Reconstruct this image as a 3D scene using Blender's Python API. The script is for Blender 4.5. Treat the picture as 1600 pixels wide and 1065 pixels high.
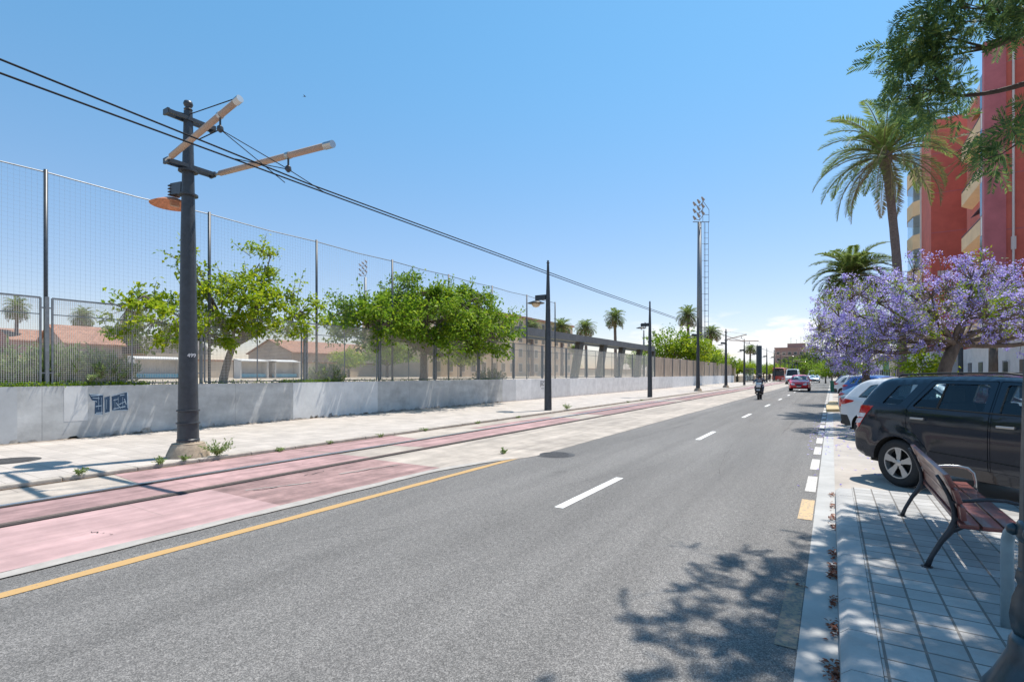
import bpy, bmesh, math, random
import numpy as np
from mathutils import Vector, Matrix, noise
from mathutils.geometry import delaunay_2d_cdt
random.seed(7); rng = np.random.default_rng(7)
R = math.radians; PI = math.pi
for o in list(bpy.data.objects): bpy.data.objects.remove(o)
SC = bpy.context.scene; COL = SC.collection

# ------------------------------------------------------------------ camera, sky, sun
# world axes: x across the street (0 = right kerb, negative to the left), y along the street
TH = math.atan(500/800); CT, ST = math.cos(TH), math.sin(TH)
cam = bpy.data.cameras.new('camera'); cam.lens = 18; cam.sensor_width = 36; cam.shift_y = .0322; cam.clip_end = 6000; cam.clip_start = .05
co = bpy.data.objects.new('camera', cam); COL.objects.link(co); co.location = (0, 0, 1.65); co.rotation_euler = (PI/2, 0, TH); SC.camera = co
SUN_AZ, SUN_EL = R(17), R(69)
w = bpy.data.worlds.new('World'); SC.world = w; w.use_nodes = True
nt = w.node_tree; N = nt.nodes; Lk = nt.links; bg = N['Background']
sky = N.new('ShaderNodeTexSky'); sky.sky_type = 'NISHITA'; sky.sun_disc = False; sky.sun_elevation = SUN_EL; sky.sun_rotation = SUN_AZ
sky.air_density = 1.0; sky.dust_density = .25; sky.ozone_density = 2.2; sky.altitude = 0
tc = N.new('ShaderNodeTexCoord'); mp = N.new('ShaderNodeMapping'); mp.inputs['Scale'].default_value = (13, 13, 40)
Lk.new(tc.outputs['Generated'], mp.inputs[0])
cn = N.new('ShaderNodeTexNoise'); cn.inputs['Scale'].default_value = 1.0; cn.inputs['Detail'].default_value = 7; cn.inputs['Roughness'].default_value = .55
Lk.new(mp.outputs[0], cn.inputs['Vector'])
sp = N.new('ShaderNodeSeparateXYZ'); Lk.new(tc.outputs['Generated'], sp.inputs[0])
def wmath(op, a, b, clamp=False):
    m = N.new('ShaderNodeMath'); m.operation = op; m.use_clamp = clamp
    for i, v in enumerate((a, b)):
        if isinstance(v, (int, float)): m.inputs[i].default_value = v
        else: Lk.new(v, m.inputs[i])
    return m.outputs[0]
def wrange(v, a, b, c=0, d=1):
    m = N.new('ShaderNodeMapRange'); m.interpolation_type = 'SMOOTHSTEP'; Lk.new(v, m.inputs[0])
    for i, x in enumerate((a, b, c, d)): m.inputs[i+1].default_value = x
    return m.outputs[0]
zlow = wrange(sp.outputs['Z'], .06, .115, 1, 0); ymask = wrange(sp.outputs['Y'], .90, .99)
thr = wmath('ADD', cn.outputs['Fac'], wmath('MULTIPLY', wmath('MULTIPLY', zlow, ymask), .17))
thr = wmath('ADD', thr, 0)
cl = wrange(thr, .55, .69)
cl = wmath('MULTIPLY', cl, wmath('MULTIPLY', wrange(sp.outputs['Z'], .08, .12, 1, 0), ymask), True)
mx = N.new('ShaderNodeMix'); mx.data_type = 'RGBA'; mx.inputs['B'].default_value = (5.0, 5.1, 5.25, 1)
hz = N.new('ShaderNodeMix'); hz.data_type = 'RGBA'; hz.blend_type = 'MULTIPLY'; hz.inputs['Factor'].default_value = 1; hz.inputs['B'].default_value = (.60, .80, 1.0, 1)
tn = N.new('ShaderNodeMix'); tn.data_type = 'RGBA'; tn.inputs['A'].default_value = (.75, .645, .66, 1); tn.inputs['B'].default_value = (.57, .92, .93, 1); Lk.new(wrange(sp.outputs['Z'], 0, .62), tn.inputs['Factor']); Lk.new(tn.outputs['Result'], hz.inputs['B'])
Lk.new(sky.outputs[0], hz.inputs['A']); Lk.new(hz.outputs['Result'], mx.inputs['A'])
Lk.new(cl, mx.inputs['Factor']); Lk.new(mx.outputs['Result'], bg.inputs['Color'])
bg.inputs['Strength'].default_value = .15
sl = bpy.data.lights.new('sun', 'SUN'); sl.energy = 4.3; sl.angle = R(.5); sl.color = (1, .95, .87)
so = bpy.data.objects.new('sun', sl); COL.objects.link(so)
sd = Vector((math.sin(SUN_AZ)*math.cos(SUN_EL), math.cos(SUN_AZ)*math.cos(SUN_EL), math.sin(SUN_EL)))
so.rotation_euler = sd.to_track_quat('Z', 'Y').to_euler(); so.location = (0, 0, 40)
SC.view_settings.view_transform = 'Standard'; SC.view_settings.look = 'None'; SC.view_settings.exposure = .52; SC.view_settings.gamma = 1

def W(px, D):                       # where a sight line at picture column px reaches depth D
    X = (px-800)/800*D; return X*CT-D*ST, X*ST+D*CT
def ZZ(py, D): return 1.65+(584-py)*D/800
def atu(px, u):                     # depth and y at which column px meets the line x = u
    t = (px-800)/800; D = u/(t*CT-ST); return D, D*(t*ST+CT)

# ------------------------------------------------------------------ materials
MATS = {}
def newmat(name):
    m = bpy.data.materials.new(name); m.use_nodes = True; MATS[name] = m
    return m, m.node_tree.nodes, m.node_tree.links, m.node_tree.nodes['Principled BSDF']
def hexc(c): return (c[0], c[1], c[2], 1)
def M(name, col, rough=.6, metal=0., ns=0, na=.2, bump=0., bs=40, coat=0., col2=None, det=4, bd=.01, stretch=None, lo=.3, hi=.7):
    m, n, l, b = newmat(name)
    b.inputs['Base Color'].default_value = hexc(col); b.inputs['Roughness'].default_value = rough; b.inputs['Metallic'].default_value = metal
    if coat: b.inputs['Coat Weight'].default_value = coat; b.inputs['Coat Roughness'].default_value = .04
    t = n.new('ShaderNodeTexCoord'); vec = t.outputs['Object']
    if stretch:
        g = n.new('ShaderNodeMapping'); g.inputs['Scale'].default_value = stretch; l.new(vec, g.inputs[0]); vec = g.outputs[0]
    if ns:
        x = n.new('ShaderNodeTexNoise'); x.inputs['Scale'].default_value = ns; x.inputs['Detail'].default_value = det; x.inputs['Roughness'].default_value = .65; l.new(vec, x.inputs['Vector'])
        r = n.new('ShaderNodeValToRGB'); r.color_ramp.elements[0].position = lo; r.color_ramp.elements[1].position = hi
        c2 = col2 or tuple(c*(1+na) for c in col); c1 = col if col2 else tuple(c*(1-na) for c in col)
        r.color_ramp.elements[0].color = hexc(c1); r.color_ramp.elements[1].color = hexc(c2)
        l.new(x.outputs['Fac'], r.inputs[0]); l.new(r.outputs[0], b.inputs['Base Color'])
    if bump:
        x = n.new('ShaderNodeTexNoise'); x.inputs['Scale'].default_value = bs; x.inputs['Detail'].default_value = 3; l.new(vec, x.inputs['Vector'])
        p = n.new('ShaderNodeBump'); p.inputs['Strength'].default_value = bump; p.inputs['Distance'].default_value = bd
        l.new(x.outputs['Fac'], p.inputs['Height']); l.new(p.outputs[0], b.inputs['Normal'])
    return m
def leafmat(name, c1, c2, c3=None, trans=.45, rough=.55):
    m, n, l, b = newmat(name); out = n['Material Output']
    g = n.new('ShaderNodeNewGeometry'); r = n.new('ShaderNodeValToRGB'); l.new(g.outputs['Random Per Island'], r.inputs[0])
    e = r.color_ramp.elements; e[0].color = hexc(c1); e[1].color = hexc(c2); e[0].position = 0; e[1].position = 1
    if c3: k = e.new(.6); k.color = hexc(c3)
    b.inputs['Roughness'].default_value = rough; b.inputs['Specular IOR Level'].default_value = .2; l.new(r.outputs[0], b.inputs['Base Color'])
    t = n.new('ShaderNodeBsdfTranslucent'); l.new(r.outputs[0], t.inputs['Color'])
    mix = n.new('ShaderNodeMixShader'); mix.inputs[0].default_value = trans
    l.new(b.outputs[0], mix.inputs[1]); l.new(t.outputs[0], mix.inputs[2]); l.new(mix.outputs[0], out.inputs[0])
    return m
def glassmat(name, tint, refl=.06):
    m, n, l, b = newmat(name); out = n['Material Output']
    t = n.new('ShaderNodeBsdfTransparent'); t.inputs[0].default_value = hexc(tint)
    g = n.new('ShaderNodeBsdfGlossy'); g.inputs['Roughness'].default_value = .02; g.inputs['Color'].default_value = (.9, .95, 1, 1)
    f = n.new('ShaderNodeLayerWeight'); f.inputs['Blend'].default_value = .5
    p = n.new('ShaderNodeMath'); p.operation = 'POWER'; l.new(f.outputs['Facing'], p.inputs[0]); p.inputs[1].default_value = 4
    a = n.new('ShaderNodeMath'); a.operation = 'MULTIPLY_ADD'; a.use_clamp = True; l.new(p.outputs[0], a.inputs[0]); a.inputs[1].default_value = .85; a.inputs[2].default_value = refl
    mix = n.new('ShaderNodeMixShader'); l.new(a.outputs[0], mix.inputs[0]); l.new(t.outputs[0], mix.inputs[1]); l.new(g.outputs[0], mix.inputs[2]); l.new(mix.outputs[0], out.inputs[0])
    return m
def tilemat(name, col, mortar, bw, rh, ms, off=0., var=.12, rough=.8, bump=.6, rot=0, stain=.25, msmooth=.1, axes='xy', sq=1., fine=60, shift=(0, 0), streak=0., sdir=(3.5, .22, 1)):
    m, n, l, b = newmat(name); b.inputs['Roughness'].default_value = rough
    t = n.new('ShaderNodeTexCoord'); vec = t.outputs['Object']
    if axes != 'xy':
        s = n.new('ShaderNodeSeparateXYZ'); l.new(vec, s.inputs[0]); c = n.new('ShaderNodeCombineXYZ')
        l.new(s.outputs[axes[0].upper()], c.inputs[0]); l.new(s.outputs[axes[1].upper()], c.inputs[1]); tv = c.outputs[0]
    else: tv = vec
    g = n.new('ShaderNodeMapping'); g.inputs['Rotation'].default_value = (0, 0, rot); g.inputs['Location'].default_value = (shift[0], shift[1], 0); l.new(tv, g.inputs[0])
    br = n.new('ShaderNodeTexBrick'); br.offset = off; br.inputs['Scale'].default_value = 1; br.inputs['Brick Width'].default_value = bw; br.inputs['Row Height'].default_value = rh
    br.inputs['Mortar Size'].default_value = ms; br.inputs['Mortar Smooth'].default_value = msmooth; br.inputs['Bias'].default_value = 0
    br.inputs['Color1'].default_value = hexc(tuple(c*(1-var) for c in col)); br.inputs['Color2'].default_value = hexc(tuple(min(1, c*(1+var)) for c in col)); br.inputs['Mortar'].default_value = hexc(mortar)
    l.new(g.outputs[0], br.inputs['Vector'])
    x = n.new('ShaderNodeTexNoise'); x.inputs['Scale'].default_value = 1.7; x.inputs['Detail'].default_value = 8; x.inputs['Roughness'].default_value = .7; l.new(vec, x.inputs['Vector'])
    r = n.new('ShaderNodeMapRange'); r.inputs[1].default_value = .3; r.inputs[2].default_value = .7; r.inputs[3].default_value = 1-stain; r.inputs[4].default_value = 1+stain*.5; l.new(x.outputs['Fac'], r.inputs[0])
    mm = n.new('ShaderNodeMix'); mm.data_type = 'RGBA'; mm.blend_type = 'MULTIPLY'; mm.inputs['Factor'].default_value = 1
    l.new(br.outputs['Color'], mm.inputs['A']); l.new(r.outputs[0], mm.inputs['B']); col_out = mm.outputs['Result']
    if streak:
        sg = n.new('ShaderNodeMapping'); sg.inputs['Scale'].default_value = sdir; l.new(vec, sg.inputs[0]); sx = n.new('ShaderNodeTexNoise'); sx.inputs['Scale'].default_value = 1.5; sx.inputs['Detail'].default_value = 6; l.new(sg.outputs[0], sx.inputs['Vector'])
        sr = n.new('ShaderNodeMapRange'); sr.inputs[1].default_value = .35; sr.inputs[2].default_value = .65; sr.inputs[3].default_value = 1-streak; sr.inputs[4].default_value = 1+streak*.6; l.new(sx.outputs['Fac'], sr.inputs[0])
        m2 = n.new('ShaderNodeMix'); m2.data_type = 'RGBA'; m2.blend_type = 'MULTIPLY'; m2.inputs['Factor'].default_value = 1; l.new(col_out, m2.inputs['A']); l.new(sr.outputs[0], m2.inputs['B']); col_out = m2.outputs['Result']
    l.new(col_out, b.inputs['Base Color'])
    x2 = n.new('ShaderNodeTexNoise'); x2.inputs['Scale'].default_value = fine; l.new(vec, x2.inputs['Vector'])
    a = n.new('ShaderNodeMath'); a.operation = 'MULTIPLY_ADD'; l.new(br.outputs['Fac'], a.inputs[0]); a.inputs[1].default_value = -1; l.new(x2.outputs['Fac'], a.inputs[2])
    p = n.new('ShaderNodeBump'); p.inputs['Strength'].default_value = bump; p.inputs['Distance'].default_value = .008; l.new(a.outputs[0], p.inputs['Height']); l.new(p.outputs[0], b.inputs['Normal'])
    return m

def asphalt():
    m, n, l, b = newmat('asphalt'); b.inputs['Roughness'].default_value = .85
    t = n.new('ShaderNodeTexCoord'); v = n.new('ShaderNodeTexVoronoi'); v.inputs['Scale'].default_value = 150; l.new(t.outputs['Object'], v.inputs['Vector'])
    r = n.new('ShaderNodeValToRGB'); l.new(v.outputs['Color'], r.inputs[0])
    e = r.color_ramp.elements; e[0].position = .1; e[0].color = (.074, .069, .065, 1); e[1].position = .95; e[1].color = (.28, .261, .245, 1); k = e.new(.5); k.color = (.138, .130, .123, 1)
    x = n.new('ShaderNodeTexNoise'); x.inputs['Scale'].default_value = .55; x.inputs['Detail'].default_value = 9; x.inputs['Roughness'].default_value = .62
    g = n.new('ShaderNodeMapping'); g.inputs['Scale'].default_value = (1.6, .25, 1); l.new(t.outputs['Object'], g.inputs[0]); l.new(g.outputs[0], x.inputs['Vector'])
    q = n.new('ShaderNodeMapRange'); q.inputs[1].default_value = .32; q.inputs[2].default_value = .68; q.inputs[3].default_value = .84; q.inputs[4].default_value = 1.16; l.new(x.outputs['Fac'], q.inputs[0])
    mm = n.new('ShaderNodeMix'); mm.data_type = 'RGBA'; mm.blend_type = 'MULTIPLY'; mm.inputs['Factor'].default_value = 1
    l.new(r.outputs[0], mm.inputs['A']); l.new(q.outputs[0], mm.inputs['B']); l.new(mm.outputs['Result'], b.inputs['Base Color'])
    def layer(scale, lo, hi, a_, b_, vs=(1, 1, 1), det=4):
        g2 = n.new('ShaderNodeMapping'); g2.inputs['Scale'].default_value = vs; l.new(t.outputs['Object'], g2.inputs[0]); y = n.new('ShaderNodeTexNoise'); y.inputs['Scale'].default_value = scale; y.inputs['Detail'].default_value = det; l.new(g2.outputs[0], y.inputs['Vector'])
        k2 = n.new('ShaderNodeMapRange'); k2.interpolation_type = 'SMOOTHSTEP'
        for i_, v_ in enumerate((lo, hi, a_, b_)): k2.inputs[i_+1].default_value = v_
        l.new(y.outputs['Fac'], k2.inputs[0]); m3 = n.new('ShaderNodeMix'); m3.data_type = 'RGBA'; m3.blend_type = 'MULTIPLY'; m3.inputs['Factor'].default_value = 1
        l.new(b.inputs['Base Color'].links[0].from_socket, m3.inputs['A']); l.new(k2.outputs[0], m3.inputs['B']); l.new(m3.outputs['Result'], b.inputs['Base Color'])
    layer(1.1, .64, .76, 1, .82); layer(1.0, .35, .65, .92, 1.08, (2.2, .03, 1), 3); layer(4.5, .70, .78, 1, .8, (1, .8, 1), 2); layer(22, .3, .7, .9, 1.1)
    p = n.new('ShaderNodeBump'); p.inputs['Strength'].default_value = .5; p.inputs['Distance'].default_value = .004; l.new(v.outputs['Distance'], p.inputs['Height']); l.new(p.outputs[0], b.inputs['Normal'])
    return m
def paintmat(name, col, wear, lo=.42):       # worn road paint: chips show the asphalt below
    m, n, l, b = newmat(name); b.inputs['Roughness'].default_value = .7
    t = n.new('ShaderNodeTexCoord'); x = n.new('ShaderNodeTexNoise'); x.inputs['Scale'].default_value = 30; x.inputs['Detail'].default_value = 6; x.inputs['Roughness'].default_value = .75; l.new(t.outputs['Object'], x.inputs['Vector'])
    r = n.new('ShaderNodeValToRGB'); r.color_ramp.elements[0].position = lo-.06; r.color_ramp.elements[1].position = lo; r.color_ramp.elements[0].color = hexc(wear); r.color_ramp.elements[1].color = hexc(col)
    l.new(x.outputs['Fac'], r.inputs[0]); l.new(r.outputs[0], b.inputs['Base Color']); return m

asphalt_m = asphalt()
pink = tilemat('pink track paving', (.38, .235, .225), (.26, .16, .15), 5.2, 3.1, .006, off=.5, var=.2, rough=.8, bump=.15, stain=.42, axes='yx', fine=30, shift=(1.3, .4), streak=.25)
pink_pale = tilemat('pale pink track paving', (.44, .285, .275), (.34, .24, .22), 5.2, 3.1, .006, off=.5, var=.1, rough=.8, bump=.15, stain=.25, axes='yx', fine=30, shift=(2.3, .4), streak=.18)
pink_worn = tilemat('worn red track paving', (.345, .215, .20), (.22, .15, .14), 5.2, 3.1, .006, off=.5, var=.1, rough=.85, bump=.2, stain=.5, axes='yx', fine=30, shift=(.3, .4), streak=.25)
beige = tilemat('beige track concrete', (.42, .36, .305), (.27, .23, .2), 2.4, 1.2, .006, off=.3, var=.12, stain=.35, bump=.2, axes='yx', fine=30, streak=.15)
kerb_m = M('kerb concrete', (.42, .37, .32), .9, ns=3, na=.25, bump=.3, bs=50)
strip_m = M('edge concrete', (.37, .34, .31), .9, ns=4, na=.2, bump=.3, bs=60, det=8)
gutter_m = M('gutter concrete', (.40, .39, .375), .85, ns=2.2, na=.13, bump=.15, bs=60, det=8)
pave_r = tilemat('grey block paving', (.40, .385, .37), (.17, .155, .14), .2, .195, .0085, off=0, var=.15, stain=.3, bump=.5, axes='yx', shift=(0, -.245), msmooth=.3)
kerbstone = M('kerb stone', (.40, .385, .37), .85, ns=2.5, na=.22, bump=.3, bs=40, det=8)
pave_l = tilemat('pale square paving', (.47, .415, .37), (.27, .23, .2), .4, .4, .006, off=0, var=.09, stain=.2, bump=.3, axes='yx')
apron_m = M('parking concrete', (.39, .345, .305), .9, ns=.9, na=.22, bump=.2, bs=40, det=9)
dirt_m = M('dry earth', (.36, .29, .22), .95, ns=.3, na=.3, det=8)
field_m = M('sand pitch', (.46, .37, .27), .95, ns=.12, na=.2, det=6)
turf_m = M('green turf', (.10, .20, .06), .9, ns=6, na=.35, det=8)
wall_m = tilemat('rendered wall', (.62, .62, .605), (.4, .4, .4), 4.6, 4.0, .008, off=0, var=.17, stain=.27, bump=.2, axes='yz', fine=14, streak=.16, sdir=(1, .5, 1.6), shift=(.25, 2))
wallw = tilemat('whitewashed wall', (.74, .73, .73), (.4, .4, .4), 5.5, 4.0, .006, off=0, var=.10, stain=.2, bump=.1, axes='yz', fine=14)
steel_d = M('dark painted steel', (.040, .047, .056), .42, ns=8, na=.25)
galv = M('galvanised steel', (.20, .215, .23), .5, .3, ns=10, na=.2)
wire_m = M('mesh wire', (.66, .61, .56), .65, .1)
net_m = M('net cord', (.34, .38, .42), .7)
rust = M('rusty rail side', (.13, .095, .08), .7, ns=20, na=.3)
railm = M('polished rail', (.70, .71, .73), .38, 1.)
groove = M('dark groove', (.05, .045, .045), .9, ns=14, na=.4)
white_p = paintmat('white road paint', (.74, .73, .71), (.28, .27, .26), .36)
yellow_p = paintmat('yellow road paint', (.47, .29, .115), (.26, .21, .16), .41)
white_w = paintmat('worn white paint', (.56, .53, .49), (.27, .25, .235), .47); yellow_w = paintmat('worn cream yellow paint', (.56, .38, .20), (.28, .24, .19), .49)
yellow_f = paintmat('faded yellow paint', (.27, .21, .145), (.15, .138, .125), .52)
fibre = M('fibreglass arm', (.42, .30, .22), .5, ns=3, na=.07)
cable = M('black cable', (.012, .014, .018), .95)
lamp_in = M('rusted lamp inside', (.50, .20, .10), .6, ns=15, na=.35)
lamp_bowl = M('cream lamp bowl', (.62, .50, .34), .25)
conc_w = M('weathered concrete', (.38, .30, .22), .9, ns=9, na=.3, bump=.4, bs=30)
bark = M('grey brown bark', (.15, .11, .085), .9, ns=14, na=.35, bump=.8, bs=25, stretch=(1, 1, .3), bd=.02)
bark_d = M('dark bark', (.075, .055, .048), .9, ns=14, na=.35, bump=.8, bs=25, stretch=(1, 1, .3), bd=.02)
palm_bark = M('palm bark', (.17, .13, .12), .95, ns=12, na=.4, bump=1, bs=16, stretch=(1, 1, 2.5), bd=.03)
leaf_a = leafmat('lime leaves', (.16, .27, .015), (.46, .50, .02), (.30, .40, .02), trans=.5)
leaf_b = leafmat('green leaves', (.09, .19, .015), (.34, .44, .03), (.19, .31, .02), trans=.45)
leaf_c = leafmat('dark leaves', (.035, .075, .02), (.10, .16, .035), trans=.3)
leaf_o = leafmat('oleander leaves', (.15, .23, .07), (.36, .44, .17), trans=.35)
leaf_p = leafmat('palm leaflets', (.12, .195, .05), (.31, .38, .11), trans=.42, rough=.4)
leaf_pd = leafmat('dry palm leaflets', (.19, .17, .08), (.38, .32, .17), trans=.25)
leaf_f = leafmat('feathery leaves', (.065, .14, .06), (.25, .33, .08), (.11, .20, .075), trans=.5)
flower = leafmat('violet blossom', (.28, .22, .70), (.79, .73, .95), (.50, .43, .86), trans=.55)
litter = leafmat('dry fallen leaves', (.17, .045, .025), (.33, .12, .06), trans=.1)
redwood = M('red brown slats', (.20, .058, .045), .38, ns=6, na=.3, stretch=(4, .5, 4), coat=.25)
iron = M('bench iron', (.045, .048, .055), .45, .3)
chrome = M('pale metal tube', (.45, .45, .45), .3, .9)
grey_tube = M('grey painted tube', (.25, .33, .36), .45, ns=5, na=.15)
lampcast = M('green black cast iron', (.018, .042, .055), .35, ns=20, na=.3, coat=.2)
graf_b = M('blue graffiti paint', (.03, .07, .13), .6); graf_w = M('pale graffiti paint', (.5, .6, .68), .6); graf_k = M('black graffiti paint', (.03, .03, .035), .6)
white_text = M('white lettering', (.8, .8, .8), .6)
black_car = M('black car paint', (.004, .010, .022), .09, .0, coat=.3)
white_car = M('white car paint', (.66, .67, .68), .3, coat=.8); silver_car = M('silver car paint', (.30, .29, .27), .35, .6, coat=.8)
ltblue_car = M('pale blue silver paint', (.46, .54, .62), .3, .5, coat=.8); red_car = M('red car paint', (.75, .02, .03), .25, coat=.8)
blue_car = M('blue car paint', (.02, .09, .35), .3, coat=.8); teal_car = M('dark teal car paint', (.02, .07, .09), .3, coat=.8); grey_car = M('grey car paint', (.12, .13, .14), .3, .3, coat=.8)
trim = M('black plastic trim', (.022, .023, .025), .55); rubber = M('tyre rubber', (.022, .022, .023), .8, ns=30, na=.2)
alloy = M('alloy wheel', (.50, .50, .50), .32, .75); under = M('underbody', (.012, .012, .012), .9); seatm = M('seat cloth', (.035, .037, .04), .9)
glass_c = glassmat('car glass', (.66, .74, .76), .05); glass_d = glassmat('privacy glass', (.50, .60, .66), .05); glass_s = glassmat('shelter glass', (.7, .78, .8), .12)
redlens = M('red lamp lens', (.55, .008, .02), .12, coat=1); whitelens = M('clear lamp lens', (.72, .70, .72), .12, coat=1)
plate_m = M('number plate', (.7, .7, .68), .5)

# ------------------------------------------------------------------ mesh helpers
def tag(o, label=None, cat=None, group=None, kind=None):
    if label: o['label'] = label
    if cat: o['category'] = cat
    if group: o['group'] = group
    if kind: o['kind'] = kind
    return o
def empty(name, loc=(0, 0, 0), rz=0., label=None, cat=None, group=None):
    o = bpy.data.objects.new(name, None); COL.objects.link(o); o.location = loc; o.rotation_euler = (0, 0, rz); o.empty_display_size = .2
    return tag(o, label, cat, group)
def link(name, me, mat, parent=None, smooth=False):
    if mat is not None:
        for mm in (mat if isinstance(mat, (list, tuple)) else [mat]): me.materials.append(mm)
    if smooth: me.shade_smooth()
    o = bpy.data.objects.new(name, me); COL.objects.link(o)
    if parent: o.parent = parent
    return o
def copy_tree(o, parent=None):
    c = o.copy(); COL.objects.link(c); c.parent = parent
    for ch in list(o.children): copy_tree(ch, c)
    return c
class MB:
    def __init__(s): s.v = []; s.f = []; s.m = []; s.cur = 0
    def add(s, vs, fs):
        b = len(s.v); s.v += [tuple(v) for v in vs]; s.f += [tuple(b+i for i in f) for f in fs]; s.m += [s.cur]*len(fs); return s
    def box(s, c, d, rot=None, taper=1.):
        x, y, z = d[0]/2, d[1]/2, d[2]/2
        vs = [Vector(p) for p in ((-x, -y, -z), (x, -y, -z), (x, y, -z), (-x, y, -z), (-x*taper, -y*taper, z), (x*taper, -y*taper, z), (x*taper, y*taper, z), (-x*taper, y*taper, z))]
        if rot is not None: vs = [rot @ v for v in vs]
        c = Vector(c)
        return s.add([v+c for v in vs], [(0, 3, 2, 1), (4, 5, 6, 7), (0, 1, 5, 4), (1, 2, 6, 5), (2, 3, 7, 6), (3, 0, 4, 7)])
    def b2(s, x0, x1, y0, y1, z0, z1): return s.box(((x0+x1)/2, (y0+y1)/2, (z0+z1)/2), (abs(x1-x0), abs(y1-y0), abs(z1-z0)))
    def bar(s, a, b, wd, ht):
        a = Vector(a); b = Vector(b); d = b-a; q = d.to_track_quat('X', 'Z').to_matrix()
        return s.box((a+b)/2, (d.length, wd, ht), q)
    def rbox(s, c, d, bev=.02, seg=2, rot=None):
        bm = bmesh.new(); bmesh.ops.create_cube(bm, size=1)
        for v in bm.verts: v.co = Vector((v.co.x*d[0], v.co.y*d[1], v.co.z*d[2]))
        bmesh.ops.bevel(bm, geom=bm.edges[:], offset=bev, segments=seg, affect='EDGES', profile=.6)
        bm.verts.ensure_lookup_table(); c = Vector(c)
        vs = [(rot @ v.co if rot is not None else v.co)+c for v in bm.verts]; fs = [[v.index for v in f.verts] for f in bm.faces]; bm.free()
        return s.add(vs, fs)
    def tube(s, pts, rad, seg=8, cap=True):
        pts = [Vector(p) for p in pts]; n = len(pts)
        if not isinstance(rad, (list, tuple)): rad = [rad]*n
        t0 = (pts[1]-pts[0]).normalized(); up = Vector((0, 0, 1)) if abs(t0.z) < .9 else Vector((1, 0, 0))
        a = t0.cross(up).normalized(); vs = []; fs = []
        for i, p in enumerate(pts):
            t = (pts[min(i+1, n-1)]-pts[max(i-1, 0)]).normalized()
            a = (a-t*a.dot(t)).normalized(); b = t.cross(a)
            for k in range(seg):
                an = 2*PI*k/seg; vs.append(p+(a*math.cos(an)+b*math.sin(an))*rad[i])
        for i in range(n-1):
            for k in range(seg):
                k2 = (k+1) % seg; fs.append((i*seg+k, i*seg+k2, (i+1)*seg+k2, (i+1)*seg+k))
        if cap: fs.append(tuple(range(seg-1, -1, -1))); fs.append(tuple((n-1)*seg+k for k in range(seg)))
        return s.add(vs, fs)
    def lathe(s, prof, c=(0, 0, 0), seg=24, axis='z', flute=0., nf=0, cap=True):
        vs = []; fs = []; n = len(prof)
        for r, z in prof:
            for k in range(seg):
                an = 2*PI*k/seg; rr = r*(1-flute*(k % 2)) if nf else r
                x, y = rr*math.cos(an), rr*math.sin(an)
                p = (x, y, z) if axis == 'z' else ((x, z, y) if axis == 'y' else (z, x, y)); vs.append((p[0]+c[0], p[1]+c[1], p[2]+c[2]))
        for i in range(n-1):
            for k in range(seg):
                k2 = (k+1) % seg; fs.append((i*seg+k, i*seg+k2, (i+1)*seg+k2, (i+1)*seg+k))
        if cap and prof[0][0] > 1e-4: fs.append(tuple(range(seg-1, -1, -1)))
        if cap and prof[-1][0] > 1e-4: fs.append(tuple((n-1)*seg+k for k in range(seg)))
        return s.add(vs, fs)
    def prism(s, poly, a0, a1, plane='xz'):   # poly in plane, extruded along the third axis
        n = len(poly); vs = []
        for a in (a0, a1):
            for p in poly: vs.append((p[0], a, p[1]) if plane == 'xz' else ((p[0], p[1], a) if plane == 'xy' else (a, p[0], p[1])))
        fs = [tuple(range(n)), tuple(range(2*n-1, n-1, -1))]+[(i, n+i, n+(i+1) % n, (i+1) % n) for i in range(n)]
        return s.add(vs, fs)
    def mesh(s, name, fix=True):
        me = bpy.data.meshes.new(name); me.from_pydata(s.v, [], s.f)
        if len(set(s.m)) > 1: me.polygons.foreach_set('material_index', s.m)
        if fix and len(s.f) < 20000:
            bm = bmesh.new(); bm.from_mesh(me); bmesh.ops.recalc_face_normals(bm, faces=bm.faces[:]); bm.to_mesh(me); bm.free()
        me.update(); return me
    def build(s, name, mat, parent=None, smooth=False, auto=None):
        me = s.mesh(name)
        o = link(name, me, mat, parent)
        if smooth or auto: me.shade_smooth()
        if auto: 
            me.set_sharp_from_angle(angle=R(auto))
        return o
def nmesh(name, V, F):   # V (n,3), F (m,k) numpy
    me = bpy.data.meshes.new(name); V = np.ascontiguousarray(V, dtype=np.float32); F = np.ascontiguousarray(F, dtype=np.int32); m, k = F.shape
    me.vertices.add(len(V)); me.vertices.foreach_set('co', V.ravel()); me.loops.add(m*k); me.loops.foreach_set('vertex_index', F.ravel())
    me.polygons.add(m); me.polygons.foreach_set('loop_start', np.arange(0, m*k, k, dtype=np.int32)); me.update(calc_edges=True); return me
def norm(a): return a/np.maximum(np.linalg.norm(a, axis=1, keepdims=True), 1e-6)
def leaf_quads(P, D, Nn, L, Wd, fold=.25):
    """pointed leaves: base P, direction D, normal Nn, length L, width Wd (arrays) -> two folded triangles per leaf"""
    D = norm(D); S = norm(np.cross(D, Nn)); Nn = np.cross(S, D); n = len(P); L = L.reshape(-1, 1); Wd = Wd.reshape(-1, 1)
    mid = P+D*L*.45
    V = np.stack([P, mid+S*Wd/2+Nn*Wd*fold, P+D*L, mid-S*Wd/2+Nn*Wd*fold], 1).reshape(-1, 3)
    i = np.arange(n)[:, None]*4; return V, np.concatenate([i, i+1, i+2, i+3], 1)
def leaves_obj(name, chunks, mat, parent=None):
    Vs = []; Fs = []; b = 0
    for V, F in chunks: Vs.append(V); Fs.append(F+b); b += len(V)
    return link(name, nmesh(name, np.concatenate(Vs), np.concatenate(Fs)), mat, parent)
def rv(n): return norm(rng.normal(size=(n, 3)))
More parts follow.
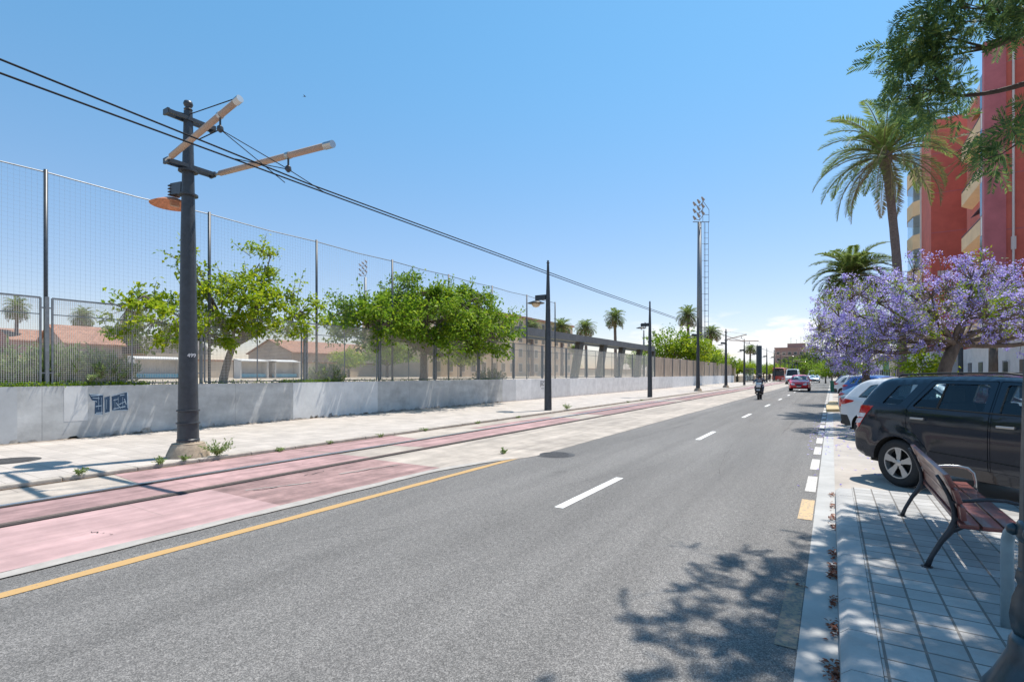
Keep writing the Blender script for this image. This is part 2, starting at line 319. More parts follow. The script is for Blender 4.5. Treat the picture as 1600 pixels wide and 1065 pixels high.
def sheet(name, x0, x1, y0, y1, z, mat, ny=1):
    mb = MB(); 
    for i in range(ny):
        a = y0+(y1-y0)*i/ny; b = y0+(y1-y0)*(i+1)/ny
        mb.add([(x0, a, z), (x1, a, z), (x1, b, z), (x0, b, z)], [(0, 1, 2, 3)])
    return tag(mb.build(name, mat), kind='structure')

# ------------------------------------------------------------------ ground, road, track, pavements
sheet('ground', -1500, 1500, -300, 3000, -.03, dirt_m)
sheet('road', -5.45, -.165, -8, 420, 0, asphalt_m)
mb = MB(); mb.add([(-5.75, -8, .001), (-5.45, -8, .001), (-5.45, 8.6, .001), (-5.6, 8.0, .001), (-5.7, 6.5, .001)], [(0, 1, 2, 3, 4)]); tag(mb.build('road', asphalt_m), kind='structure')
# pale concrete edge of the track bed: an irregular strip
def ragged(name, xa, xb, y0, y1, z, mat, step=.25, amp=.03, sa=1, sb=1):
    n = int((y1-y0)/step); vs = []; fs = []
    for i in range(n+1):
        y = y0+(y1-y0)*i/n; a = xa(y) if callable(xa) else xa; b = xb(y) if callable(xb) else xb
        vs += [(a+sa*amp*noise.noise((y*1.9, a, 0)), y, z), (b+sb*amp*noise.noise((y*2.3, b, 5)), y, z)]
    for i in range(n): fs.append((2*i, 2*i+1, 2*i+3, 2*i+2))
    mb = MB(); mb.add(vs, fs); return tag(mb.build(name, mat), kind='structure')
def edge(y): return -5.66 if y < 6.6 else (-5.05 if y > 8.9 else -5.66+.61*((y-6.6)/2.3)**1.4)
def inner(y): return edge(y)-.17
ragged('track_edge', inner, edge, -6, 8.4, .0125, strip_m, amp=.035)
ragged('track_bed', -9.98, edge, -6, 14, .005, beige, amp=.03, sa=0)
ragged('track_bed', -9.98, -5.05, 14, 400, .005, beige, step=.8, amp=.04, sa=0)
def patch(x0, x1, y0, y1, mat, z=.0085, skew=.25):
    mb = MB(); mb.add([(x0, y0, z), (x1, y0+skew, z), (x1, y1-skew, z), (x0, y1, z)], [(0, 1, 2, 3)]); return tag(mb.build('track_paving', mat), kind='structure')
patch(-7.62, -5.84, -6, 3.9, pink_pale, skew=0); patch(-7.62, -5.84, 3.9, 6.95, pink_worn, z=.0088, skew=-.0)
patch(-8.72, -7.62, -6, 3.6, pink, skew=0); patch(-9.97, -7.62, 3.65, 6.9, pink, z=.0088, skew=-.2); patch(-9.97, -8.72, 6.9, 9.9, pink, z=.0092, skew=.2)
patch(-8.72, -7.62, 8.5, 17.4, pink); patch(-9.3, -8.72, 12.5, 17.4, pink); patch(-9.3, -7.62, 19.2, 31, pink); patch(-9.2, -7.62, 33, 58, pink_worn); patch(-9.25, -7.62, 60, 400, pink)
# chips and cracks in the worn paving
crk = MB(); chp = MB()
def crack(mb, x, y, L, wd, dx, dy, z=.0135):
    P = []; 
    for k in range(9): t_ = k/8; P.append((x+dx*t_*L+random.uniform(-.04, .04), y+dy*t_*L+random.uniform(-.03, .03)))
    for k in range(8):
        a_, b_ = P[k], P[k+1]; w0 = wd*random.uniform(.3, 1); mb.add([(a_[0]-w0, a_[1], z), (a_[0]+w0, a_[1]+.004, z), (b_[0]+w0*.8, b_[1]+.004, z), (b_[0]-w0*.8, b_[1], z)], [(0, 1, 2, 3)])
for c in ((-6.9, 4.2, .9, .02, .3, .9), (-6.8, 5.6, 1.2, .016, .15, 1), (-7.2, 5.2, .5, .012, -.2, .9), (-6.5, 2.2, .3, .01, .9, .2), (-8.2, 5.9, .35, .014, .5, .6)): crack(crk, *c)
for c in ((-6.98, 4.15, .95, .035, .32, .9), (-6.86, 5.65, 1.1, .03, .15, 1)): crack(chp, *c, z=.0130)
tag(chp.build('track_chips', strip_m), kind='structure'); tag(crk.build('track_cracks', groove), kind='structure')
# hairline cracks and sealed joints in the asphalt
m_ = MB()
for c in ((-4.6, 3.0, 2.6, .004, .5, .8), (-3.6, 6.0, 3.5, .004, .25, .9), (-1.6, 9, 4, .004, -.1, 1), (-4.3, 12, 6, .006, .05, 1), (-1.2, 16, 7, .006, .03, 1)): crack(m_, *c, z=.0042)
tag(m_.build('road_cracks', groove), kind='structure')
for u, mt in ((-8.72, railm), (-7.62, rust)):
    t = empty('tram_rail', (u, 0, 0), 0, 'polished steel tram rail nearer the pavement kerb' if mt is railm else 'dull brown tram rail nearer the car lanes', 'rail', 'tram rails of the single track')
    mb = MB(); mb.b2(-.07, .10, -6, 400, .005, .0215); mb.build('groove', groove, t)
    mb = MB(); mb.b2(-.045, .035, -6, 400, .0215, .026); mb.build('rail_head', mt, t)
    mb = MB(); mb.b2(.07, .085, -6, 400, .0215, .025); mb.build('guard_lip', rust, t)
# left pavement with kerb
mb = MB(); mb.b2(-15.75, -10.14, -6, 400, -.02, .07); tag(mb.build('pavement', pave_l), kind='structure')
mb = MB()
for i in range(300):
    y = -6+i*1.0; mb.rbox((-10.06+random.uniform(-.008, .008), y+.5, .0), (.16, .99, .142), .018, 2)
tag(mb.build('kerb', kerb_m), kind='structure')
# right gutter, parking apron, pavement with kerb stones
sheet('gutter', -.175, .035, -8, 420, .003, gutter_m)
sheet('parking_apron', .035, 5.2, 8.35, 300, .006, apron_m)
mb = MB(); mb.b2(.225, 8, -8, 8.32, -.02, .12); tag(mb.build('pavement', pave_r), kind='structure')
mb = MB(); mb.b2(5.2, 60, 8.40, 300, -.02, .12); tag(mb.build('pavement', pave_l), kind='structure')
mb = MB()
for i in range(33):
    y = -8+.18+i*.5
    if y+.5 > 8.4: break
    mb.prism([(.035, -.02), (.04, .085), (.085, .122), (.222, .1235), (.222, -.02)], y+.004, y+.496)
tag(mb.build('kerb', kerbstone, auto=40), kind='structure')
ragged('wall_foot_dirt', -15.745, -15.60, -6, 60, .0745, M('dusty joint', (.30, .24, .19), .95, ns=7, na=.4), step=.1, amp=.07, sa=0)
ragged('kerb_dirt', -9.99, -9.945, -6, 120, .0145, M('brown joint dirt', (.17, .11, .07), .95, ns=9, na=.5), step=.12, amp=.03, sa=0)
# painted markings
mb = MB()
for i in range(24):
    y = 5.66+i*7.7; mb.add([(-2.92, y, .0045), (-2.80, y, .0045), (-2.80, y+2.15, .0045), (-2.92, y+2.15, .0045)], [(0, 1, 2, 3)])
tag(mb.build('centre_line_marking', white_p), kind='structure')
ragged('edge_line_marking', -5.31, -5.18, -6, 9.3, .0048, yellow_p, step=.1, amp=.012)
mb = MB()
for i in range(60):
    y = 8.3+i*1.95; mb.add([(-.325, y, .0045), (-.195, y, .0045), (-.195, y+1.25, .0045), (-.325, y+1.25, .0045)], [(0, 1, 2, 3)])
tag(mb.build('kerb_dash_marking', white_w), kind='structure')
mb = MB(); mb.add([(-.335, 6.68, .0045), (-.19, 6.68, .0045), (-.19, 7.75, .0045), (-.335, 7.75, .0045)], [(0, 1, 2, 3)]); tag(mb.build('kerb_dash_marking', yellow_w), kind='structure')
mb = MB(); mb.add([(-.30, 3.5, .0045), (-.18, 3.5, .0045), (-.18, 4.65, .0045), (-.30, 4.65, .0045)], [(0, 1, 2, 3)]); tag(mb.build('kerb_dash_marking', yellow_f), kind='structure')
# manhole covers
man_m = M('cast iron cover', (.075, .07, .068), .6, .3, ns=40, na=.5, bump=.8, bs=60)
def manhole(x, y, z, r, label):
    t = empty('manhole_cover', (x, y, z), 0, label, 'manhole cover')
    mb = MB(); mb.lathe([(r*.97, 0), (r*.97, .009), (r*.86, .009), (r*.86, .006), (0, .006)], seg=40)
    for k in range(-4, 5):
        hw = math.sqrt(max(0, (r*.82)**2-(k*r*.18)**2)); mb.b2(-hw, hw, k*r*.18-.012, k*r*.18+.012, .004, .0085)
    mb.build('cover', man_m, t)
    mb = MB(); mb.lathe([(r*1.22, -.001), (r*1.22, .003), (r*.98, .0035)], seg=40); mb.build('frame', man_m, t)
manhole(-4.80, 9.35, .001, .33, 'round cast iron manhole cover in the asphalt beside the track')
manhole(-12.7, 3.05, .071, .36, 'round iron manhole cover in the pale pavement near the wall')

# ------------------------------------------------------------------ boundary wall, mesh fence, tall net
UW = -15.75
t = empty('boundary_wall', (UW, 0, 0), 0, 'long low grey rendered wall carrying the mesh fence along the pavement', 'wall')
mb = MB(); mb.b2(-.3, 0, -6, 24.6, -.02, 1.36); mb.build('grey_wall', wall_m, t)
mb = MB(); mb.b2(-.3, -.006, 24.6, 104.8, -.02, 1.35); mb.build('white_wall', wallw, t)
for x0_, x1_, c_ in ((-200, 27, (.47, .48, .485)), (458, 590, (.70, .70, .69)), (640, 700, (.56, .555, .54)), (785, 806, (.55, .55, .56)), (100, 137, (.66, .655, .64))):
    y0_ = -6 if x0_ < 0 else atu(x0_, UW)[1]; y1_ = atu(x1_, UW)[1]
    mb = MB(); mb.b2(-.02, .0035, y0_, y1_, .05 if c_[0] != .66 else .5, 1.345 if c_[0] != .56 else 1.0); mb.build('painted_patch', M('wall paint tone', c_, .85, ns=1.6, na=.14, det=9), t)
mb = MB()
for k in range(140):
    y_ = -5+k*.21+random.uniform(-.1, .1); h_ = abs(random.gauss(0, .05))+.02; w_ = random.uniform(.05, .2)
    mb.add([(.0065, y_-w_, .069), (.0065, y_+w_, .069), (.0065, y_+w_*.5, .07+h_), (.0065, y_-w_*.6, .07+h_*.8)], [(0, 1, 2, 3)])
mb.build('grime', M('grime at wall base', (.40, .38, .35), .95, ns=8, na=.4), t)
FP = 3.52
fence = empty('mesh_fence', (UW-.14, .96, 1.36), 0, 'galvanised mesh fence with framed panels standing on the grey wall', 'fence')
FH = 2.1
def fence_panel():
    mb = MB(); L = FP-.12
    for z in (.05, FH): mb.b2(-.02, .02, .1, L, z-.02, z+.02)
    for y in (.1, L): mb.b2(-.02, .02, y-.02, y+.02, .05, FH)
    mb.b2(-.014, .014, L/2+.04, L/2+.065, .07, FH-.02); mb.b2(-.012, .012, .12, L-.02, FH*.81, FH*.81+.022)
    fr = mb.mesh('frame')
    mb = MB(); n = 78
    for i in range(n): y = .13+(L-.16)*(i+.5)/n; mb.b2(.004, .010, y-.0032, y+.0032, .07, FH-.02)
    for i in range(42): z = .08+(FH-.1)*(i+.5)/42; mb.b2(-.001, .003, .12, L-.02, z-.003, z+.003)
    return fr, mb.mesh('wire_mesh')
frm, msm = fence_panel(); frm.materials.append(galv); msm.materials.append(wire_m)
pm = MB(); pm.b2(-.035, .035, -.035, .035, -.3, FH+.03).b2(-.02, .02, -.1, .1, FH-.25, FH-.22).b2(-.02, .02, -.1, .1, .3, .33); pm = pm.mesh('post'); pm.materials.append(galv)
NP = 15
for i in range(NP+1):
    p = bpy.data.objects.new('post', pm); COL.objects.link(p); p.parent = fence; p.location = (0, i*FP, 0)
    if i < NP:
        a = bpy.data.objects.new('panel_frame', frm); COL.objects.link(a); a.parent = fence; a.location = (0, i*FP, 0)
        b = bpy.data.objects.new('wire_mesh', msm); COL.objects.link(b); b.parent = a
# reed screened fence farther on
reed = M('brown slat screen', (.44, .345, .27), .85, ns=14, na=.5, stretch=(1, 1, .05), det=2)
f2 = empty('slatted_fence', (UW-.14, .96+NP*FP, 1.36), 0, 'brown vertically slatted screen fence on the white wall beyond the pergola', 'fence')
mb = MB()
for i in range(28): y = (i+.5)*FP/28; mb.b2(-.012+.01*(i % 2), .012+.01*(i % 2), y-.056, y+.056, .0, FH)
sm = mb.mesh('slat_panel'); sm.materials.append(reed)
for i in range(14):
    for nm, me in (('slat_panel', sm), ('post', pm)):
        p = bpy.data.objects.new(nm, me); COL.objects.link(p); p.parent = f2; p.location = (0 if nm == 'slat_panel' else .06, i*FP, 0)
# end pier and low wall beyond
mb = MB(); mb.b2(UW-.5, UW+.05, 104.8, 106.4, -.02, 3.7); tag(mb.build('wall_pier', conc_w), 'squat concrete pier closing the far end of the slatted fence', 'pier')
# tall net
NS = 3.8; NZ = 6.5
net = empty('ball_net', (UW-.22, .68, 1.3), 0, 'tall thin sports net on slim posts behind the mesh fence', 'net')
mb = MB(); n = int(NS/.1)
for i in range(n): y = NS*(i+.5)/n; mb.b2(-.0013, .0013, y-.001, y+.001, 1.9, NZ-1.3)
for i in range(33): z = 1.95+.1*i; mb.b2(-.0008, .0008, 0, NS, z-.0008, z+.0008)
nm_ = mb.mesh('net'); nm_.materials.append(net_m)
mb = MB(); mb.tube([(0, 0, 0), (0, 0, NZ-1.3+.04)], .042, 10); pn = mb.mesh('post'); pn.materials.append(steel_d); pn.shade_smooth()
mb = MB(); mb.tube([(0, 0, NZ-1.32), (0, NS*.5, NZ-1.36), (0, NS, NZ-1.32)], .016, 6); tn = mb.mesh('top_cable'); tn.materials.append(galv)
for i in range(9):
    for nm, me in (('post', pn), ('net', nm_), ('top_cable', tn)):
        if i == 8 and nm != 'post': continue
        p = bpy.data.objects.new(nm, me); COL.objects.link(p); p.parent = net; p.location = (0, i*NS, 0)

# ------------------------------------------------------------------ writing and graffiti on the wall
def text(s, size, mat, loc, rot, name='lettering', parent=None, ext=.002, shear=0):
    c = bpy.data.curves.new(name, 'FONT'); c.body = s; c.size = size; c.extrude = ext; c.align_x = 'CENTER'; c.align_y = 'CENTER'; c.shear = shear
    o = bpy.data.objects.new(name, c); COL.objects.link(o); 
    dg = bpy.context.evaluated_depsgraph_get(); me = bpy.data.meshes.new_from_object(o.evaluated_get(dg)); bpy.data.objects.remove(o)
    o = link(name, me, mat, parent); o.location = loc; o.rotation_euler = rot; return o
D, v0 = atu(170, UW); g = empty('graffiti', (UW, v0, .95), 0, 'blue and black spray painted tag on the grey wall left of the first pole', 'graffiti')
mb = MB()
polys = [[(-.42, .20), (-.12, .18), (-.13, -.33), (-.30, -.31), (-.29, .0), (-.36, .05)], [(-.10, .10), (.03, .14), (.02, -.28), (-.09, -.30)], [(.06, .12), (.40, .22), (.42, -.26), (.07, -.25)]]
for p in polys: mb.prism([(a, b) for a, b in p], .001, .004, 'yz')
mb.build('dark_fill', graf_b, g)
mb = MB()
for a, b in (((-.27, -.28), (-.14, -.28)), ((-.22, .13), (-.22, -.2)), ((-.16, .1), (-.16, -.26)), ((-.05, .05), (-.05, -.2)), ((.06, .14), (.39, .235)), ((.13, .06), (.13, -.2)), ((.2, .1), (.2, -.12)), ((.3, .1), (.3, -.2)), ((.1, -.2), (.36, -.15)), ((-.38, .15), (-.2, .16)), ((.16, -.05), (.26, -.2)), ((-.28, -.12), (-.15, -.1)), ((-.40, .19), (-.13, .17)), ((-.09, .1), (-.09, -.3)), ((.02, .13), (.02, -.27)), ((-.09, -.3), (.02, -.27)), ((.07, -.24), (.42, -.25)), ((.41, .22), (.42, -.2)), ((-.3, -.31), (-.14, -.33)), ((.34, .05), (.38, -.1)), ((.24, .14), (.34, .16)), ((-.33, .03), (-.25, .0)), ((-.34, .1), (-.2, .08)), ((.1, .02), (.2, .05)), ((.17, -.12), (.36, -.02))):
    mb.bar((.005, a[0], a[1]), (.005, b[0], b[1]), .004, random.choice((.01, .014, .02)))
mb.build('pale_outline', graf_w, g)
D, v0 = atu(848, UW); g = empty('stencil_sign', (UW-.006, v0, .95), 0, 'small black stencilled lettering in a square on the pale wall behind the second pole', 'graffiti')
text('EC', .34, graf_k, (.003, 0, .06), (PI/2, 0, PI/2), 'lettering', g); text('----', .3, graf_k, (.003, 0, -.2), (PI/2, 0, PI/2), 'lettering', g)
mb = MB()
for a, b in (((-.3, .25), (.3, .25)), ((.3, .25), (.3, -.12)), ((-.3, .25), (-.3, -.12))): mb.bar((.003, a[0], a[1]), (.003, b[0], b[1]), .003, .025)
mb.build('frame', graf_k, g)

# ------------------------------------------------------------------ tram poles, lamps, arms, wires
POLE_U = -10.5; PV = [5.05+14.75*i for i in range(15)]
def pole_mesh():
    mb = MB(); mb.lathe([(.195, .28), (.195, .33), (.185, .34), (.18, .62), (.205, .63), (.205, .655), (.178, .66), (.176, .86), (.2, .87), (.2, .895), (.172, .9), (.15, 2.4), (.128, 4.2), (.10, 5.6), (.075, 6.62)], seg=20)
    return mb
def make_pole(u, v, label, base=True, lamp='bowl', arms=False, wh=6.7):
    t = empty('tram_pole', (u, v, .07), 0, label, 'pole', 'dark tram poles along the track')
    if base: MB().lathe([(.37, -.02), (.36, .05), (.29, .22), (.275, .24), (.275, .255), (.20, .262), (.19, .30)], seg=28).build('concrete_base', conc_w, t, auto=35)
    pl = pole_mesh() if base else MB().lathe([(.165, -.01), (.15, 1.2), (.128, 3.), (.09, 5.), (.05, 6.42)], seg=16)
    pl.build('shaft', steel_d, t, auto=35)
    tz = 6.62 if base else 6.42
    MB().lathe([(.03, tz-.02), (.03, tz+.02), (.075, tz+.03), (.075, tz+.045), (.03, tz+.06), (.07, tz+.10), (.085, tz+.14), (.07, tz+.19), (.0, tz+.22)] if base else [(.07, tz), (.07, tz+.02), (.03, tz+.03), (.055, tz+.08), (.0, tz+.14)], seg=16).build('finial', steel_d, t, smooth=True)
    # lamp bracket points towards the pavement
    lz = 4.95 if base else 4.72
    b = MB()
    if base:
        b.box((-.33, 0, lz+.24), (.42, .16, .22), Matrix.Rotation(R(6), 3, 'Y'))
        for k in range(4): b.box((-.55, 0, lz+.15+.06*k), (.07, .2, .022))
        for zz in (lz+.0, lz+.46): b.lathe([(.15, -.02), (.17, -.015), (.17, .015), (.15, .02)], (0, 0, zz+.06), 20)
    else:
        b.box((-.35, 0, lz+.22), (.52, .14, .22))
    br = b.build('lamp_bracket', steel_d, t)
    cx = -.62 if base else -.60
    if lamp == 'open':
        MB().lathe([(.0, .14), (.12, .13), (.30, .05), (.385, .0), (.375, -.012), (.29, .035), (.12, .10), (0, .11)], (cx, 0, lz-.02), 28).build('lamp_shade', lamp_in, t, smooth=True)
        MB().rbox((cx+.1, 0, lz-.0), (.06, .16, .13), .01).build('lamp_socket', fibre, t)
    elif lamp == 'bowl':
        MB().lathe([(.0, .10), (.14, .09), (.38, .0), (.38, -.015), (.15, .02), (0, .02)], (cx, 0, lz), 24).build('lamp_shade', steel_d, t, smooth=True)
        MB().lathe([(.2, .0), (.19, -.08), (.13, -.16), (0, -.2)], (cx, 0, lz), 20).build('lamp_bowl', lamp_bowl, t, smooth=True)
    elif lamp == 'small':
        MB().lathe([(.0, .10), (.14, .09), (.34, .02), (.34, .0), (.0, .0)], (cx, 0, lz), 16).build('lamp_shade', steel_d, t, smooth=True)
    if arms:
        m = MB(); z1, z2 = 5.55, 6.46
        for z in (z1, z2):
            for s in (-.075, .075): m.b2(s-.02, s+.02, -.38, .46, z-.035, z+.035)
            m.b2(-.09, .09, -.40, -.36, z-.05, z+.05).b2(-.09, .09, .44, .48, z-.05, z+.05)
        m.b2(-.06, .06, -.06, .06, z1-.05, z2+.05).build('crossbar', steel_d, t)
        def arm(a, b, hang):
            a = Vector(a); b = Vector(b); d = b-a
            am = MB().tube([a+d*.08, b], .052, 12).build('support_arm', fibre, t, smooth=True)
            MB().tube([a, a+d*.1], .03, 8).build('hinge', chrome, am); MB().tube([b-d*.02, b+d*.035], .062, 10).build('end_cap', chrome, am); MB().tube([a+d*hang-d*.012, a+d*hang+d*.012], .062, 12).build('clamp', chrome, am)
            h = a+d*hang
            MB().tube([h, h-Vector((0, 0, .16))], .018, 6).lathe([(.02, -.17), (.05, -.2), (.055, -.25), (.02, -.29)], (h.x, h.y, h.z), 10).build('hanger', steel_d, am)
            return h-Vector((0, 0, .24))
        h1 = arm((0, -.38, z1), (2.2, -.3, 6.07), .78); h2 = arm((0, .46, z1), (3.5, .46, 5.32), .70)
        MB().tube([(0, -.38, z2+.05), (0, 0, z2+.1), (2.2, -.3, 6.12)], .010, 6).build('stay_cable', cable, t)
        m = MB(); m.tube([h1, (2.3-.15, .6, 5.02)], .008, 5).tube([h1, (1.1, -.35, h1.z-.03)], .01, 5).tube([h2, (2.42, 1.25, 4.98)], .008, 5).tube([h2, (2.3, -.4, 5.06)], .008, 5).tube([h1, h2], .008, 5)
        m.build('wire_dropper', cable, t)
    return t
p1 = make_pole(POLE_U, PV[0], 'large dark tram pole with concrete base, two beige arms and an open rusty lamp', lamp='open', arms=True)
a = R(-6); text('499', .10, white_text, (.163*math.cos(a), .163*math.sin(a), 1.93), (PI/2, 0, a+PI/2), 'lettering', p1)
ords = ['second', 'third', 'fourth', 'fifth', 'sixth', 'seventh', 'eighth', 'ninth', 'tenth', 'eleventh', 'twelfth', 'thirteenth', 'fourteenth', 'fifteenth']
for i in range(1, 15):
    ar = i in (4, 8, 12); lab = {1: 'dark lamp pole with a cream bowl lamp, the nearest without wire arms', 2: 'dark lamp pole standing before the end of the pergola', 3: 'dark lamp pole on a concrete base in front of the floodlight mast',
        4: 'dark tram pole with wire arms just beyond the slatted fence'}.get(i, 'distant dark tram pole, %s from the camera along the kerb' % ords[i-1])
    make_pole(POLE_U-.02, PV[i], lab, base=(i in (3, 4, 8)), lamp='bowl' if i == 1 else 'small', arms=ar)
def catenary(y0, y1, z0, z1, u0, u1, sag, n=14): return [(u0+(u1-u0)*k/n, y0+(y1-y0)*k/n, z0+(z1-z0)*k/n-sag*4*(k/n)*(1-k/n)) for k in range(n+1)]
m = MB(); pts = [(-8.2, -40, 5.45), (-8.2, -15, 5.42)]+catenary(0, 6, 5.37, 5.16, -8.2, -8.2, 0, 3)+[(-8.2, 20, 5.10), (-8.2, 62, 5.2), (-8.2, 64.5, 5.2), (-8.2, 120, 5.15), (-8.2, 180, 5.1)]
m.tube(pts, .013, 6)
tag(m.build('overhead_wire', cable), 'upper of the two black contact wires running above the tram track', 'wire', 'overhead tram wires')
m = MB(); m.tube([(-8.2, -40, 5.2), (-8.2, 0, 5.16), (-8.2, 4.8, 5.12), (-8.2, 6.8, 5.10), (-8.2, 20, 5.02), (-8.2, 62, 5.12), (-8.2, 120, 5.05), (-8.2, 180, 5.0)], .013, 6)
tag(m.build('overhead_wire', cable), 'lower of the two black contact wires running above the tram track', 'wire', 'overhead tram wires')
# other street poles
mb = MB(); u, v = W(1186, 99); mb.lathe([(.52, .12), (.5, 7.0), (.46, 7.1), (0, 7.15)], (u, v, 0), 20); tag(mb.build('advert_column', steel_d, auto=40), 'thick dark cylindrical column taller than its neighbours at the tram stop', 'column')

# ------------------------------------------------------------------ plants
def limb(mb, a, b, r0, r1, bend=.15, seg=7, n=5):
    a = Vector(a); b = Vector(b); L = (b-a).length; off = Vector(rng.normal(size=3))*L*bend; pts = []
    for k in range(n+1):
        s = k/n; pts.append(a.lerp(b, s)+off*math.sin(PI*s)*.5)
    mb.tube(pts, [r0+(r1-r0)*k/n for k in range(n+1)], seg, cap=False); return pts
def broadleaf(name, label, cat, base, h, crown, nclus, per, leaf, mat, bmat=None, trunk_r=.13, fork=None, lean=(0, 0), group=None, shoots=8, flat=.7, tw=.5, hollow=.35, droop=0.):
    """crown: list of ellipsoids (cx,cy,cz,rx,ry,rz,weight) relative to base"""
    t = empty(name, base, 0, label, cat, group); bmat = bmat or bark
    fz = fork or h*.4; tm = MB(); F = Vector((lean[0], lean[1], fz))
    tm.tube([(0, 0, -.05), (lean[0]*.2, lean[1]*.2, fz*.3), (lean[0]*.6, lean[1]*.6, fz*.7), F], [trunk_r*1.25, trunk_r, trunk_r*.9, trunk_r*.85], 10)
    wt = np.array([c[6] for c in crown], float); wt /= wt.sum(); mains = []
    for c in crown:
        C_ = Vector(c[:3]); 
        for k in range(3):
            tip = C_+Vector((rng.normal()*c[3]*.4, rng.normal()*c[4]*.4, abs(rng.normal())*c[5]*.3)); mains += limb(tm, F, tip, trunk_r*.55, trunk_r*.14, .12)
    mains = [m_ for m_ in mains]
    chunks = []; 
    for i in range(nclus):
        c = crown[rng.choice(len(crown), p=wt)]; d = rv(1)[0]; rr = (hollow+(1-hollow)*rng.random())**.6
        p = Vector((c[0]+d[0]*c[3]*rr, c[1]+d[1]*c[4]*rr, c[2]+d[2]*c[5]*rr))
        q = min(mains, key=lambda m_: (m_-p).length+.3*max(0, m_.z-p.z))
        limb(tm, q, p, trunk_r*.13, trunk_r*.04, .12, 4, 3)
        n = int(per*rng.uniform(.6, 1.4)); s = tw*rng.uniform(.7, 1.3)
        ax = np.array(p-q); ax = ax/(np.linalg.norm(ax)+1e-6)
        tt = rng.uniform(-.6, 1, n); P = np.array(p)+ax*tt[:, None]*s+rng.normal(size=(n, 3))*s*np.array([.42, .42, .42*flat])
        Dn = rv(n)*.8+ax*.5+np.array([0, 0, -.25-droop]); Nn = rv(n)*.7+np.array([0, 0, 1.])
        chunks.append(leaf_quads(P, Dn, Nn, leaf*rng.uniform(.6, 1.25, n), leaf*.62*rng.uniform(.7, 1.2, n)))
    for i in range(shoots):       # long shoots that break the outline
        c = crown[rng.choice(len(crown), p=wt)]; d = rv(1)[0]; d[2] = abs(d[2])*.8+.2; d /= np.linalg.norm(d)
        p = Vector((c[0]+d[0]*c[3]*.75, c[1]+d[1]*c[4]*.75, c[2]+d[2]*c[5]*.75)); L = rng.uniform(.5, 1.2)*max(c[5], .9)*.7; e = p+Vector(d)*L+Vector((0, 0, L*.3))
        limb(tm, p, e, trunk_r*.1, trunk_r*.03, .05, 4, 3); n = int(per*.7)
        tt = rng.random(n); P = np.array(p)+(np.array(e)-np.array(p))*tt[:, None]+rng.normal(size=(n, 3))*.09
        chunks.append(leaf_quads(P, rv(n)+d*.4, rv(n)*.6+np.array([0, 0, 1.]), leaf*rng.uniform(.6, 1.2, n), leaf*.6*rng.uniform(.7, 1.2, n)))
    tm.build('trunk', bmat, t, smooth=True); leaves_obj('crown', chunks, mat, t); return t
GZ = 1.22   # ground level behind the wall
mb = MB(); mb.b2(-260, UW-.3, -40, 300, 0, GZ); tag(mb.build('sports_ground', field_m), kind='structure')
mb = MB(); mb.b2(-19.5, UW-.302, -40, 104, GZ-.1, GZ+.012); tag(mb.build('grass_verge', turf_m), kind='structure')
# tree with trunk near column 350
u, v = W(347, 16.5); z = GZ
broadleaf('mulberry_tree', 'young lime green broadleaf tree with leaning trunk behind the fence near the first pole', 'tree', (u, v, z), 5, [(.5, .2, 2.6, 1.3, 1.4, 1.05, 3.2), (.4, -2.3, 2.0, 1.2, 1.1, .8, 1.5), (.5, 2.1, 2.5, 1.1, 1.2, .9, 1.6), (.4, 1.1, 4.1, .4, .5, .8, .5), (.4, -1.2, 3.7, .35, .4, .5, .25), (.5, -1.0, 1.6, 1.3, 1.2, .5, .8)], 265, 34, .145, leaf_a, trunk_r=.12, fork=1.3, lean=(.05, .3), shoots=30, tw=.24)
u, v = W(662, 24.9)
broadleaf('mulberry_tree', 'broad green tree with thick trunk spreading over the fence between the first and second poles', 'tree', (u, v, z), 6, [(.4, 0, 3.1, 2.8, 3.0, 1.4, 3), (.5, -3.6, 2.6, 2.0, 2.0, 1.1, 1.7), (.8, 3.6, 2.5, 2.2, 2.4, 1.4, 2.0), (.6, 2.8, 4.1, 1.4, 1.6, .9, .8), (0, -.9, 4.2, 1.3, 1.6, .8, .7), (.8, .5, 1.8, 1.9, 3.4, .6, .7)], 560, 44, .18, leaf_b, trunk_r=.19, fork=1.5, shoots=40, tw=.36)
# row beyond the slatted fence
protos = []
for k in range(3):
    protos.append(broadleaf('street_tree', 'x', 'tree', (0, 0, 0), 5, [(0, 0, 3.2, 2.4, 2.4, 1.3, 2), (.4, 1.5, 2.8, 1.6, 1.6, 1.0, 1), (-.3, -1.5, 2.9, 1.6, 1.7, 1.1, 1)], 90, 34, .26, [leaf_b, leaf_a, leaf_b][k], trunk_r=.16, fork=1.6, shoots=8, tw=.6))
spots = [(1050, 20.0, 1.5, 0, 'dense green tree rising behind the slatted fence below the palm'), (1075, 17.5, 1.3, 1, 'bright green tree over the slatted fence left of the floodlight mast'), (1100, 17.8, 1.1, 0, 'green tree over the slatted fence right behind the floodlight mast'), (1118, 17.4, .95, 1, 'lime tree over the far end of the slatted fence'), (1131, 17.4, .9, 2, 'last green tree before the fence ends at the concrete pier')]
used = set()
def place_tree(px, au, sc, k, lab, z=GZ, group='green trees beyond the slatted fence'):
    D, v = atu(px, -au)
    t = protos[k] if k not in used else copy_tree(protos[k])
    used.add(k); t.location = (-au, v, z); t.rotation_euler = (0, 0, rng.uniform(0, 6)); t.scale = (sc,)*3; t['label'] = lab; t['group'] = group; return t
for px, au, sc, k, lab in spots: place_tree(px, au, sc, k, lab)
